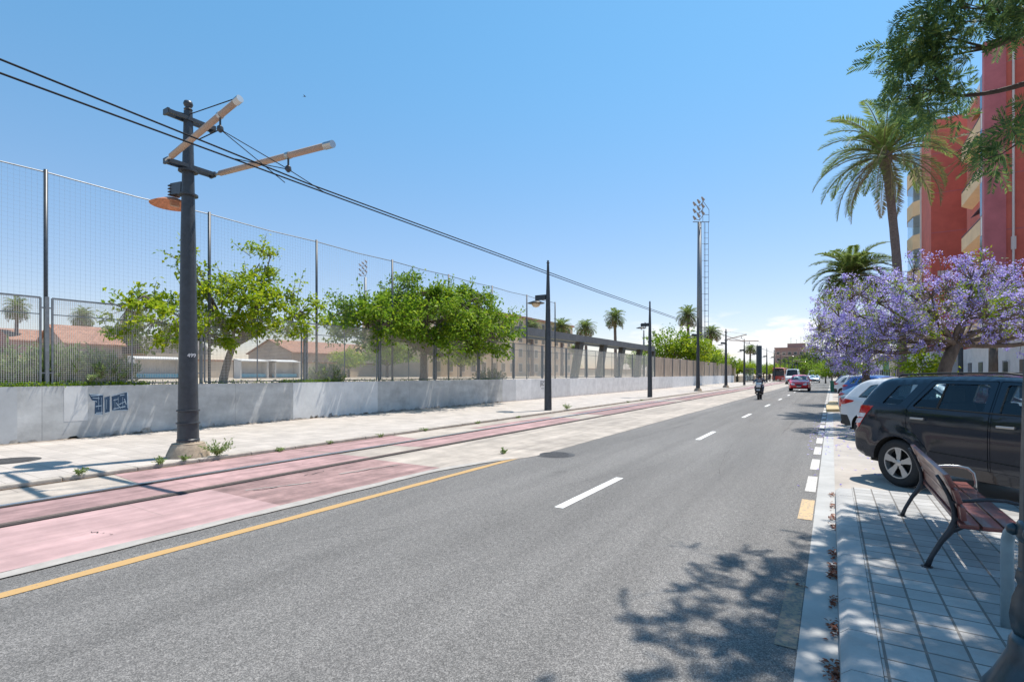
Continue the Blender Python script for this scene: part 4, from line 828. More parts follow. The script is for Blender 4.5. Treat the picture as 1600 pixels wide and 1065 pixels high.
# tram stop
D = 100; u, v = W(1172, 100); t = empty('tram_shelter', (u, v, .12), 0, 'glass tram shelter beside the thick dark column', 'shelter'); MB().b2(-.9, .9, -2.5, 2.5, 2.5, 2.62).b2(-.9, -.8, -2.5, -2.4, 0, 2.5).b2(.8, .9, -2.5, -2.4, 0, 2.5).b2(-.9, -.8, 2.4, 2.5, 0, 2.5).build('frame', galv, t); MB().b2(-.86, -.84, -2.4, 2.4, .3, 2.4).b2(-.8, .8, -2.46, -2.44, .3, 2.4).build('glass', glass_s, t)
MB().b2(-.7, -.3, -1.8, 1.8, .42, .48).build('seat', chrome, t)
# ---------------- right hand buildings
redw = M('red facade render', (.58, .15, .11), .8, ns=.7, na=.16, det=8); red_shade_joint = M('shaded red and joint render', (.48, .16, .18), .8, ns=1, na=.15)  # second tone: red wall's shadow side put into the colour, also floor joints
peach = M('peach render', (.86, .60, .34), .8, ns=.8, na=.12, det=8); bal_g = M('balcony panel', (.22, .25, .28), .4); pale = M('pale plaster panel', (.78, .76, .70), .7, ns=1, na=.08)
ap = empty('red_apartment_block', (0, 0, 0), 0, 'tall red apartment block with peach balconies above the jacaranda', 'building')
v0 = 38.0; vB_ = 51.0; uB_ = .128*vB_; uA = .188*v0; zt = ZZ(75, 28.4)
m = MB(); m.b2(uA+.9, 22, v0, v0+9.5, 3.4, zt); m.build('facade', redw, ap)
m = MB(); m.b2(uA+.15, uA+.905, v0+.4, v0+1.5, 3.4, zt-1.0); m.build('window_bay', pale, ap)
for k in range(5): 
    z = 4.6+k*3.05; MB().b2(uA+.10, uA+.155, v0+.5, v0+1.4, z, z+1.9).build('window', winm, ap)
    MB().b2(uA+.2, uA+.85, v0+.36, v0+.405, z-.1, z+1.75).build('window', glass_s, ap)
MB().b2(uA+.0, uA+.9, v0-.1, v0+.35, 3.4, zt+.3).build('pilaster', red_shade_joint, ap)  # strips by the window bay take the painted-in shadow tone
MB().b2(uA+.3, uA+.9, v0+1.5, v0+2.4, 3.4, zt-1.5).build('pilaster', red_shade_joint, ap)
MB().tube([(uA+1.2, v0-.06, 3.4), (uA+1.2, v0-.06, zt-.5)], .06, 8).b2(uA+1.1, uA+1.3, v0-.12, v0-.0, 8.4, 9.1).build('drain_pipe', frame_w, ap)
MB().b2(uA+.8, 22.1, v0-.08, v0+9.6, zt, zt+.35).build('parapet', pale, ap)
MB().b2(-0+uA+3.2, 22, v0-4, v0, 3.4, zt+1.2).build('facade', redw, ap)
m = MB()
for k in range(6): m.b2(uA+.92, 22, v0-.006, v0, 3.4+k*3.05, 3.46+k*3.05).b2(uB_+.02, 14, vB_-.006, vB_, 3.4+k*3.05, 3.46+k*3.05)
m.build('floor_joint', red_shade_joint, ap)
for k in (1, 3): MB().rbox((uA+1.5, v0+2.0, 5.2+k*3.05), (.35, .8, .55), .03).build('air_conditioner', frame_w, ap)
for k in range(5):
    z = 3.6+k*3.05
    MB().b2(uA+1.98, uA+2.02, v0+3.0, v0+5.0, z+.3, z+2.5).b2(uA+1.98, uA+2.02, v0+5.6, v0+7.2, z+.9, z+2.4).build('balcony_window', winm, ap)
    if k in (1, 2, 4): MB().add([(uA+.35, v0+2.6, z+1.9), (uA+1.98, v0+2.6, z+2.7), (uA+1.98, v0+5.2, z+2.7), (uA+.35, v0+5.2, z+1.9), (uA+.35, v0+2.6, z+1.87), (uA+1.98, v0+2.6, z+2.67), (uA+1.98, v0+5.2, z+2.67), (uA+.35, v0+5.2, z+1.87)], [(0, 1, 2, 3), (7, 6, 5, 4), (0, 3, 7, 4), (0, 4, 5, 1), (2, 6, 7, 3)]).build('awning', M('striped awning cloth', (.12, .10, .13) if k == 2 else (.62, .42, .22), .8), ap)
# recessed part with balconies
MB().b2(uA+2.0, 22, v0+9.5, v0+12.5, 3.4, zt-.8).build('facade', redw, ap)
for k in range(5):
    z = 3.6+k*3.05
    MB().prism([(uA+.35, z+.28), (uA+.9, z), (uA+2.0, z), (uA+2.0, z+.28)], v0+2.4, v0+7.9, 'xz').build('balcony_slab', peach, ap)
    MB().b2(uA+.35, uA+.42, v0+2.5, v0+7.9, z+.28, z+1.15).b2(uA+.42, uA+2.0, v0+2.42, v0+2.5, z+.28, z+.9).build('balcony_front', bal_g if k in (1,) else peach, ap)
    MB().b2(uA+.35, uA+.39, v0+2.5, v0+7.9, z+1.22, z+1.26).build('balcony_rail', steel_d, ap)
# far red wall and cream bay
vB = 51.0; uB = .128*vB
MB().b2(uB, 22, vB, vB+5, 3.4, ZZ(190, 40)).build('facade', redw, ap)
MB().b2(uB+.4, uB+1.3, vB-.03, vB+.0, 9.2, 9.6).build('sign_panel', frame_w, ap)
for k in range(6):
    z = 4.2+k*2.9; m = MB(); pr = [(uB-.05, vB+5), (uB-.55, vB+5.6), (uB-.75, vB+7.5), (uB-.55, vB+9.4), (uB-.05, vB+10)]
    m.prism([(uB+.5, vB+5)]+pr+[(uB+.5, vB+10)], z-.4, z+.85, 'xy'); m.build('bay_parapet', peach, ap)
    m = MB(); m.prism([(uB+.45, vB+5.05)]+[(a+.05, b) for a, b in pr]+[(uB+.45, vB+9.95)], z+.85, z+2.6, 'xy'); m.build('bay_window', glass_s, ap)
MB().b2(uB+.5, 20, vB+5, vB+12, 3.4, 21.5).build('facade', cream, ap); MB().b2(uB-.1, uB+.5, vB+4.9, vB+5.2, 3.4, 21).build('pilaster', pale, ap); MB().b2(uB-.1, uB+.5, vB+9.8, vB+10.2, 3.4, 21).build('pilaster', pale, ap)
MB().b2(uA+.9, 22, v0-.03, v0+12, .1, 3.4).b2(uB, 20, vB-.02, vB+12, .1, 3.4).build('ground_floor', wht, ap)
for y in (v0+2.5, v0+5.5, v0+8.5): MB().b2(uA+.86, uA+.9, y-.5, y+.5, .12, 2.4).build('door', winm, ap)
# low houses along the right pavement
cols = [(27.5, 37.6, 7.2, wht, 'low white house with barred windows right of the jacaranda trunk', 3.4), (21, 27.4, 6.9, M('beige render', (.46, .39, .33), .8, ns=1, na=.1), 'beige low house at the right edge behind the black car', 3.3),
        (63.3, 69, 6.2, M('pale blue render', (.40, .56, .66), .8, ns=1, na=.1), 'pale blue low house seen between the tree trunks', 3.6), (69.2, 75, 6.2, brick_b, 'narrow buff brick house left of the pale blue one', 4.0), (75.2, 84, 6.4, cream, 'cream low house behind the second jacaranda', 3.6),
        (84.2, 94, 6.4, M('green shop front', (.05, .20, .08), .7, ns=1, na=.1), 'green fronted low shop far down the right side', 3.4), (94.2, 140, 6.8, wht, 'long white terrace far down the right side of the street', 4.2)]
for y0, y1, x0, mt, lab, h in cols:
    t = house(lab, x0, x0+8, y0, y1, .1, h, mt, 0); dx, dy = 4, (y1-y0)/2
    MB().b2(-dx-.25, dx, -dy, dy, h-.1, h+.12).build('roof', tile_m, t)
    n_ = max(1, int((y1-y0)/2.4))
    for k in range(n_):
        y = -dy+(k+.5)*(2*dy/n_)
        if k % 3 == 1: MB().b2(-dx-.03, -dx+.02, y-.45, y+.45, .02, 2.2).build('door', blue_car if 'blue' in lab else bark, t)
        else:
            f = MB().b2(-dx-.04, -dx+.02, y-.42, y+.42, 1.0, 2.2).build('window', frame_w, t); MB().b2(-dx-.05, -dx, y-.36, y+.36, 1.06, 2.14).build('pane', winm, f)
            m = MB(); 
            for j in range(6): m.b2(-dx-.09, -dx-.075, y-.38+j*.15, y-.365+j*.15, 1.0, 2.2)
            m.build('window_bars', steel_d, f)
# ------------------------------------------------------------------ cars
def catmull(P, n=8):
    P = [Vector(p) for p in P]; out = []
    for i in range(len(P)-1):
        p0 = P[max(i-1, 0)]; p1 = P[i]; p2 = P[i+1]; p3 = P[min(i+2, len(P)-1)]
        m1 = (p2-p0)*.5*min(1, (p2-p1).length/max(1e-4, (p1-p0).length+.0)) if i else (p2-p1)*.5
        m2 = (p3-p1)*.5*min(1, (p2-p1).length/max(1e-4, (p3-p2).length+.0)) if i < len(P)-2 else (p2-p1)*.5
        for k in range(n):
            t = k/n; t2 = t*t; t3 = t2*t; out.append(p1*(2*t3-3*t2+1)+m1*(t3-2*t2+t)+p2*(-2*t3+3*t2)+m2*(t3-t2))
    out.append(P[-1]); return out
def inpoly(x, y, P):
    c = False; n = len(P); j = n-1
    for i in range(n):
        xi, yi = P[i][0], P[i][1]; xj, yj = P[j][0], P[j][1]
        if (yi > y) != (yj > y) and x < (xj-xi)*(y-yi)/(yj-yi)+xi: c = not c
        j = i
    return c
def seglen(P, step):
    out = []; n = len(P)
    for i in range(n):
        a = Vector(P[i][:2]); b = Vector(P[(i+1) % n][:2]); k = max(1, int((b-a).length/step+.5))
        for q in range(k): out.append(a.lerp(b, q/k))
    return out
def rounded(P, r=.03, n=4):
    out = []; m = len(P)
    for i in range(m):
        p = Vector(P[i]); a = Vector(P[i-1]); b = Vector(P[(i+1) % m]); la = (a-p).length; lb = (b-p).length; rr = min(r, la*.45, lb*.45)
        p1 = p+(a-p)/la*rr; p2 = p+(b-p)/lb*rr
        for k in range(n+1):
            t = k/n; out.append(p1*(1-t)**2+p*2*t*(1-t)+p2*t*t)
    return [(q.x, q.y) for q in out]
def panel(mb, outer, holes, fn, step=.07, rim=.03, hrim=.03, sgn=1, extra=()):
    """fill a side-view polygon and lift it onto the body surface; rims give the sheet thickness"""
    outer = seglen(outer, step); holes = [seglen(h, step) for h in holes]; vs = []; ed = []
    for lp in [outer]+holes:
        b = len(vs); vs += [Vector((p[0], p[1])) for p in lp]; ed += [(b+i, b+(i+1) % len(lp)) for i in range(len(lp))]
    xs = [p[0] for p in outer]; zs = [p[1] for p in outer]
    x = min(xs)+step/2; 
    def ok(px, pz): return inpoly(px, pz, outer) and not any(inpoly(px, pz, h) for h in holes)
    while x < max(xs):
        z = min(zs)+step/2
        while z < max(zs):
            if ok(x, z): vs.append(Vector((x, z)))
            z += step
        x += step
    for p in extra:
        if ok(p[0], p[1]): vs.append(Vector((p[0], p[1])))
    V, E_, F_, _, _, _ = delaunay_2d_cdt(vs, ed, [], 0, 1e-5)
    pts = [(p[0], sgn*fn(p[0], p[1]), p[1]) for p in V]; fs = []
    for f in F_:
        cx = sum(V[i][0] for i in f)/len(f); cz = sum(V[i][1] for i in f)/len(f)
        if ok(cx, cz): fs.append(tuple(f) if sgn < 0 else tuple(reversed(f)))
    mb.add(pts, fs)
    for li, lp in enumerate([outer]+holes):
        d = rim if li == 0 else hrim
        if d <= 0: continue
        n = len(lp); A = [(p[0], sgn*fn(p[0], p[1]), p[1]) for p in lp]; B = [(p[0], sgn*(fn(p[0], p[1])-d), p[1]) for p in lp]
        mb.add(A+B, [(i, (i+1) % n, n+(i+1) % n, n+i) for i in range(n)])
def wheel(parent, x, y, r, wd=.2, spokes=5, rimm=None, sgn=-1, rr=.66):
    """wheel whose outer face looks towards sgn*y"""
    w_ = MB(); s = sgn; h = wd/2
    prof = [(r*rr, -h*.9), (r*.80, -h), (r*.95, -h*.92), (r, -h*.6), (r, h*.6), (r*.95, h*.92), (r*.80, h), (r*rr, h*.9)]
    o = empty('wheel', (x, y, r)); o.parent = parent
    MB().lathe(prof, (0, 0, 0), 40, 'y', cap=False).build('tyre', rubber, o, smooth=True)
    m = MB(); R0 = r*rr
    m.lathe([(R0*1.0, s*h*.88), (R0*.93, s*h*.86), (R0*.90, s*h*.62), (R0*.86, -s*h*.6)], (0, 0, 0), 40, 'y', cap=False)
    for k in range(spokes):
        a = 2*PI*k/spokes+.3; c, q = math.cos(a), math.sin(a); ax = Vector((c, 0, q)); tx = Vector((-q, 0, c)); y1 = s*h*.80; y0 = s*h*.45; P = []
        for rad_, wv, yy in ((.02, .13, .80), (.45, .145, .74), (.92, .24, .86)):
            for sg in (-1, 1):
                P.append(ax*R0*rad_+tx*sg*R0*wv+Vector((0, s*h*yy, 0))); P.append(ax*R0*rad_+tx*sg*R0*wv*.8+Vector((0, s*h*(yy-.3), 0)))
        f = []
        for j in range(2):
            b = j*4; f += [(b, b+2, b+6, b+4), (b, b+4, b+5, b+1), (b+2, b+3, b+7, b+6)]
        m.add(P, f)
    m.lathe([(0, s*h*.87), (R0*.13, s*h*.86), (R0*.2, s*h*.80), (R0*.24, s*h*.5)], (0, 0, 0), 20, 'y')
    m.build('rim', rimm or alloy, o, auto=35)
    m = MB(); m.lathe([(0, s*h*.12), (R0*.9, s*h*.12)], (0, 0, 0), 30, 'y')
    for k in range(5):
        a = 2*PI*(k+.5)/5+.3; m.lathe([(0, s*h*.815), (R0*.045, s*h*.815), (R0*.045, s*h*.7)], (R0*.26*math.cos(a), 0, R0*.26*math.sin(a)), 8, 'y')
    m.build('brake_disc', under, o); return o
def make_car(name, label, cat, S, paint, loc, heading, group=None):
    """local frame: x forward from the rear axle, y left, z up"""
    t = empty(name, loc, heading, label, cat, group)
    prof = catmull(S['prof'], 5); pf = [(p.x, p.y) for p in prof]; Wd = S['w']/2; r = S['r']; wb = S['wb']; zs = S.get('sill', .30); belt = S['belt']; roof = max(p[1] for p in pf)
    xr, xf = min(p[0] for p in pf), max(p[0] for p in pf); zt = S.get('tumble', .2)
    top = [p for p in pf]
    def dist(x, z):
        d = 9.
        for i in range(len(top)-1):
            ax, az = top[i]; bx, bz = top[i+1]; ux, uz = bx-ax, bz-az; q = ux*ux+uz*uz
            tt = max(0, min(1, ((x-ax)*ux+(z-az)*uz)/q)) if q > 0 else 0; e = math.hypot(x-ax-ux*tt, z-az-uz*tt)
            if e < d: d = e
        return d
    def hw(x, z, rnd=True):
        w0 = Wd
        if z < .55: w0 -= .035*((.55-z)/.3)**1.5
        elif z > .8 and z <= belt: w0 -= .03*((z-.8)/max(.05, belt-.8))**2
        if z > belt: w0 -= .03+zt*((z-belt)/(roof-belt))
        tr_ = (x-xr)/.55; tf = (xf-x)/.85
        if tr_ < 1: w0 -= S.get('rt', .09)*(1-max(tr_, 0))**2.2
        if tf < 1: w0 -= S.get('ft', .17)*(1-max(tf, 0))**2
        for cx in (0, wb):      # arch flare
            q = math.hypot(x-cx, z-r)-r*1.13
            if -.02 < q < .16: w0 += .022*math.cos(min(1, q/.16)*PI/2)
        if rnd:
            d = dist(x, z); rad_ = .07
            if d < rad_: w0 -= rad_*(1-math.sqrt(max(0, 1-(1-d/rad_)**2)))
        return w0
    ra = r*1.13; arcs = []
    def arc(cx, rev=False):
        a0 = math.asin((zs-r)/ra) if abs(zs-r) < ra else 0; P = [(cx+ra*math.cos(a), r+ra*math.sin(a)) for a in [a0+(PI-2*a0)*k/14 for k in range(15)]]; return P
    outline = list(pf)+arc(wb)+arc(0)     # profile rear-bottom -> roof -> front-bottom, then back along the sill with wheel arches
    fbx = pf[-1]; 
    wins = [rounded(q, .035) for q in S['wins']]; doors = [rounded(q, .03) for q in S['doors']]
    off = []
    for i in range(1, len(top)-1):
        a = Vector(top[i-1]); b = Vector(top[i+1]); tn_ = (b-a).normalized(); nn = Vector((tn_.y, -tn_.x))
        for dd in (.018, .04, .07): off.append((top[i][0]+nn.x*dd, top[i][1]+nn.y*dd))
    body = MB()
    lowcut = S.get('clad')
    dh = [[(p[0], p[1]) for p in d] for d in doors]
    wh_out = [w_ for w_ in wins if not any(inpoly(sum(p[0] for p in w_)/len(w_), sum(p[1] for p in w_)/len(w_), d) for d in doors)]
    for sg in (-1, 1): panel(body, outline, dh+wh_out, hw, .085, .0, .03, sg, off)
    # skin across the car
    n = len(top); SC_ = [-1, -.93, -.8, -.55, -.28, 0, .28, .55, .8, .93, 1]; rows = []
    for i in range(n):
        a = Vector(top[max(i-1, 0)]); b = Vector(top[min(i+1, n-1)]); tn_ = (b-a).normalized(); nn = Vector((-tn_.y, tn_.x)); h0 = hw(top[i][0], top[i][1]); cr = S.get('crown', .045)
        e = min(1, i/3, (n-1-i)/3)
        rows.append([(top[i][0]+nn.x*cr*(1-s**2)*e, s*h0, top[i][1]+nn.y*cr*(1-s**2)*e) for s in SC_])
    def zone(i):
        mxp, mzp = (top[i][0]+top[i+1][0])/2, (top[i][1]+top[i+1][1])/2
        for g in S['glass']:
            if g[0] <= mxp <= g[1] and mzp > belt-.02+g[2]: return True
        return False
    gl = MB()
    for i in range(n-1):
        for j in range(len(SC_)-1):
            q = [rows[i][j], rows[i][j+1], rows[i+1][j+1], rows[i+1][j]]
            (gl if zone(i) and 1 <= j < len(SC_)-2 else body).add(q, [(0, 1, 2, 3)])
    body.build('body', paint, t, auto=38)
    gl.build('windscreen', glass_c, t, smooth=True)
    for sg in (-1, 1):
        for cx in (0, wb):
            lin = MB(); A = arc(cx); P = [(x, sg*(hw(x, z, False)-.004), z) for x, z in A]+[(x, sg*(Wd-.34), z) for x, z in A]; m_ = len(A); lin.add(P, [(i, i+1, m_+i+1, m_+i) for i in range(m_-1)]); lin.add([(x, sg*(Wd-.34), z) for x, z in A], [tuple(range(m_))]); lin.build('wheel_arch', under, t)
    # lower body: dark floor and cladding strip along the sill
    MB().b2(pf[0][0]+.12, pf[-1][0]-.15, -Wd+.10, Wd-.10, zs-.06, zs+.14).build('underbody', under, t)
    if S.get('sillstrip', True):
        m = MB()
        for sg in (-1, 1): panel(m, [(ra+.03, zs-.05), (wb-ra-.03, zs-.05), (wb-ra-.05, zs+.09), (ra+.05, zs+.09)], [], lambda x, z: hw(x, z, False)+.008, .2, .05, 0, sg)
        m.build('sill_trim', trim if S.get('dark_sill') else paint, t)
    for sg in (-1, 1):
        for k, d in enumerate(doors):
            lo_ = [(p[0], p[1]) for p in d]; cx = sum(p[0] for p in d)/len(d); cz = sum(p[1] for p in d)/len(d)
            sh = [(cx+(p[0]-cx)*(1-.007/max(.3, abs(p[0]-cx))), cz+(p[1]-cz)*(1-.007/max(.3, abs(p[1]-cz)))) for p in d]
            inner_ = [w_ for w_ in wins if inpoly(sum(p[0] for p in w_)/len(w_), sum(p[1] for p in w_)/len(w_), d)]
            m = MB(); panel(m, sh, inner_, lambda x, z: hw(x, z)+.001, .085, .03, .025, sg); dd = m.build('door', paint, t, auto=38)
            hx, hz = S['handles'][k]; y = sg*(hw(hx, hz)+.03)
            q = MB(); q.rbox((hx, y, hz), (.20, .022, .028), .008); q.box((hx-.085, y-sg*.012, hz), (.02, .03, .02)); q.box((hx+.085, y-sg*.012, hz), (.02, .03, .02)); q.build('handle', S.get('hmat', paint), dd)
            for w_ in inner_:
                q = MB(); panel(q, w_, [], lambda x, z: hw(x, z)-.016, .2, 0, 0, sg); q.build('window', S['tint'], dd)
            if S.get('gap', True):
                q = MB(); n_ = len(d); A = [(p[0], sg*(hw(*p)-.028), p[1]) for p in lo_]; B = [(cx+(p[0]-cx)*.94, sg*(hw(*p)-.028), cz+(p[1]-cz)*.94) for p in lo_]
                q.add(A+B, [(i, (i+1) % n_, n_+(i+1) % n_, n_+i) for i in range(n_)]); q.build('door_seal', under, dd)
        for w_ in wh_out:
            q = MB(); panel(q, w_, [], lambda x, z: hw(x, z)-.016, .2, 0, 0, sg); q.build('window', S['tint'], t)
    # interior
    m = MB(); m.b2(.1 if not S.get('boot') else .5, wb-.35, -Wd+.14, Wd-.14, zs+.14, zs+.22)
    for x in S.get('seats', (.35, 1.25)):
        for y in ((-.36, .36)): m.rbox((x, y, belt-.22), (.16, .48, .62), .06, 3, Matrix.Rotation(R(-12), 3, 'Y')); m.rbox((x-.09, y, belt+.2), (.10, .26, .2), .04, 3); m.rbox((x+.28, y, belt-.45), (.5, .5, .18), .06, 2)
    m.build('seat', seatm, t)
    m = MB(); m.rbox((wb-.38, 0, belt-.10), (.42, Wd*2-.35, .2), .06); m.build('dashboard', under, t)
    MB().tube([(wb-.62+.02*math.cos(a*.5), .38+.18*math.cos(a), belt+.02+.17*math.sin(a)) for a in [2*PI*k/14 for k in range(15)]], .014, 6, False).build('steering_wheel', under, t)
    for sg in (-1, 1):
        for cx in (0, wb): wheel(t, cx, sg*(Wd-.105), r, .2, S.get('sp', 5), S.get('rimm'), sg, S.get('rr', .66))
        mx_, mz_ = S['mirror']; m = MB(); m.rbox((mx_, sg*(Wd+.05), mz_), (.11, .2, .14), .04, 3); m.build('wing_mirror', S.get('mmat', paint), t, auto=40)
    def side_patch(nm, poly, mat, o=.006, rim=.03):
        for sg in (-1, 1):
            m = MB(); panel(m, poly, [], lambda x, z: hw(x, z)+o, .06, rim, 0, sg, [q for q in off]); m.build(nm, mat, t, auto=45)
    def end_patch(nm, z0, z1, s0, s1, mat, rear=True, o=.008, nz=4):
        idx = range(n) if rear else range(n-1, -1, -1); P = []
        def at(z, s):
            prev = None
            for i in idx:
                if prev is not None and (top[prev][1]-z)*(top[i][1]-z) <= 0 and top[i][1] != top[prev][1]:
                    f = (z-top[prev][1])/(top[i][1]-top[prev][1]); x = top[prev][0]+f*(top[i][0]-top[prev][0]); return (x+(-1 if rear else 1)*(S.get('crown', .045)*(1-s*s)+o), s*hw(x, z), z)
                prev = i
            return (xr if rear else xf, s*Wd*.8, z)
        for k in range(nz+1):
            for j in range(5): P.append(at(z0+(z1-z0)*k/nz, s0+(s1-s0)*j/4))
        m = MB(); m.add(P, [(k*5+j, k*5+j+1, (k+1)*5+j+1, (k+1)*5+j) for k in range(nz) for j in range(4)]); return m.build(nm, mat, t, smooth=True)
    for nm, poly, mt in S.get('side', []): side_patch(nm, poly, mt)
    for a in S.get('rear', []):
        end_patch(a[0], a[1], a[2], a[3], a[4], a[5])
        if a[3] > 0: end_patch(a[0], a[1], a[2], -a[4], -a[3], a[5])
    for a in S.get('front', []):
        end_patch(a[0], a[1], a[2], a[3], a[4], a[5], False)
        if a[3] > 0: end_patch(a[0], a[1], a[2], -a[4], -a[3], a[5], False)
    return t, hw
# compact off-roader, black
suv = dict(w=1.76, r=.345, wb=2.6, belt=1.15, sill=.36, tumble=.19, crown=.035, rt=.06,
    prof=[(-.66, .36), (-.80, .42), (-.845, .60), (-.825, .76), (-.79, .80), (-.765, 1.0), (-.72, 1.17), (-.58, 1.40), (-.43, 1.545), (-.30, 1.58), (.4, 1.61), (1.2, 1.61), (1.62, 1.565), (1.95, 1.43), (2.42, 1.13), (2.65, 1.06), (3.15, .98), (3.34, .86), (3.40, .66), (3.38, .45), (3.25, .34)],
    wins=[[(-.30, 1.20), (.00, 1.195), (.19, 1.495), (-.12, 1.475)], [(.20, 1.185), (1.16, 1.165), (1.145, 1.51), (.44, 1.51)], [(1.34, 1.16), (2.26, 1.14), (1.98, 1.34), (1.72, 1.48), (1.34, 1.51)]],
    doors=[[(.13, 1.17), (.38, 1.55), (1.235, 1.555), (1.245, .40), (.53, .40), (.45, .62), (.28, .80), (.14, .86)], [(1.265, .40), (1.255, 1.555), (1.74, 1.53), (2.34, 1.12), (2.30, .40)]],
    handles=[(.33, 1.02), (1.45, 1.01)], glass=[(1.7, 2.4, .02), (-.7, -.42, .06)], tint=glass_d, mirror=(2.2, 1.16), seats=(.5, 1.45), hmat=chrome, rr=.655, dark_sill=False,
    side=[('tail_light', [(-.80, .83), (-.70, .80), (-.58, .98), (-.43, 1.155), (-.72, 1.155), (-.765, 1.0)], redlens), ('head_light', [(2.95, .82), (3.28, .72), (3.31, .86), (3.1, .94), (2.85, .93)], whitelens)],
    rear=[('tail_light', .84, 1.14, .86, 1.0, redlens), ('number_plate', .62, .74, -.25, .25, plate_m)],
    front=[('head_light', .72, .9, .6, .98, whitelens), ('grille', .62, .88, -.45, .45, trim), ('number_plate', .45, .55, -.25, .25, plate_m)])
A41 = R(41)
def park(nm, label, S, paint, u, v, head=-49, group=None, cat='car', ref='wheel'):
    """heading measured from +x; u, v place the right rear wheel's outer face on the ground"""
    h = R(head); y0 = -(S['w']/2-.0) if ref == 'wheel' else 0; x0 = 0 if ref == 'wheel' else ref
    c, s = math.cos(h), math.sin(h); t, hwf = make_car(nm, label, cat, S, paint, (u-(x0*c-y0*s), v-(x0*s+y0*c), .006), h, group); return t, hwf
car1, hw1 = park('parked_car', 'black off-roader parked at an angle directly behind the bench', suv, black_car, .80, 9.33)
# details of the black car
m = MB(); cm = MB(); fl = MB()
for sg in (-1, 1):
    m.tube([(-.28, sg*.55, 1.60), (-.2, sg*.56, 1.635), (.4, sg*.56, 1.655), (1.2, sg*.56, 1.655), (1.5, sg*.55, 1.61)], .014, 6)
m.build('roof_rail', trim, car1, smooth=True)
for sg in (-1, 1):
    panel(fl, [(-.80, .865), (-.785, .93), (-.60, .955), (-.665, .87)], [], lambda x, z: hw1(x, z)+.011, .05, .02, 0, sg); panel(fl, [(-.785, .965), (-.77, 1.03), (-.555, 1.03), (-.59, .965)], [], lambda x, z: hw1(x, z)+.011, .05, .02, 0, sg)
fl.build('reversing_lens', whitelens, car1)
m = MB()
for sg in (-1, 1):
    panel(m, [(.26, 1.168), (2.3, 1.135), (2.3, 1.15), (.24, 1.184)], [], lambda x, z: hw1(x, z)+.006, .1, .01, 0, sg)
    panel(m, [(.50, .585), (2.18, .545), (2.18, .56), (.50, .60)], [], lambda x, z: hw1(x, z)+.004, .1, .01, 0, sg)
    m.b2(.385, .425, sg*(hw1(.65, 1.35)-.012)-.0, sg*(hw1(.65, 1.35)-.02), 1.18, 1.52) if False else None
m.build('window_trim', under, car1)
m = MB()
for sg in (-1, 1): panel(m, [(.545, 1.178), (.575, 1.178), (.60, 1.508), (.575, 1.508)], [], lambda x, z: hw1(x, z)-.010, .1, .01, 0, sg)
m.build('window_divider', under, car1)
o = empty('spare_wheel', (-.93, -.08, .92)); o.parent = car1; MB().lathe([(0, -.10), (.30, -.10), (.335, -.06), (.345, 0), (.345, .08), (.30, .10)], (0, 0, 0), 36, 'x').build('cover', black_car, o, auto=50); MB().lathe([(.346, -.03), (.353, -.02), (.353, .0), (.346, .01)], (0, 0, 0), 36, 'x').build('cover_ring', chrome, o, auto=50)
MB().tube([(-.60, -.5, .30), (-.82, -.5, .27)], .025, 8).build('exhaust_pipe', chrome, car1, smooth=True)
hatch = dict(w=1.76, r=.315, wb=2.55, belt=1.02, sill=.30, tumble=.22, crown=.05,
    prof=[(-.62, .30), (-.76, .38), (-.81, .56), (-.80, .80), (-.72, 1.0), (-.50, 1.25), (-.30, 1.43), (-.10, 1.50), (.6, 1.53), (1.3, 1.50), (1.7, 1.38), (2.4, 1.03), (2.7, .98), (3.2, .85), (3.38, .66), (3.38, .42), (3.2, .28)],
    wins=[[(-.22, 1.06), (.12, 1.05), (.24, 1.40), (.02, 1.36)], [(.26, 1.05), (1.12, 1.03), (1.1, 1.41), (.42, 1.41)], [(1.26, 1.03), (2.2, 1.01), (1.62, 1.33), (1.26, 1.40)]],
    doors=[[(.18, 1.02), (.36, 1.45), (1.185, 1.46), (1.195, .36), (.48, .36), (.42, .6), (.2, .78)], [(1.21, .36), (1.2, 1.46), (1.66, 1.36), (2.3, 1.0), (2.26, .36)]],
    handles=[(.38, .93), (1.4, .92)], glass=[(1.6, 2.4, .02), (-.72, -.16, .04)], tint=glass_c, mirror=(2.1, 1.05), seats=(.4, 1.3), dark_sill=True,
    side=[('tail_light', [(-.78, .86), (-.80, .95), (-.70, 1.02), (-.30, .98), (-.34, .94), (-.62, .87)], redlens), ('rear_bumper', [(-.80, .36), (-.80, .60), (-.5, .60), (-.40, .45), (-.38, .34), (-.62, .31)], trim), ('head_light', [(2.9, .72), (3.3, .62), (3.32, .76), (3.0, .86)], whitelens)],
    rear=[('tail_light', .84, .98, .62, 1.0, redlens), ('rear_bumper', .36, .58, -1, 1, trim), ('number_plate', .66, .78, -.25, .25, plate_m)],
    front=[('head_light', .62, .78, .55, .98, whitelens), ('grille', .42, .62, -.5, .5, trim), ('number_plate', .36, .46, -.25, .25, plate_m)])
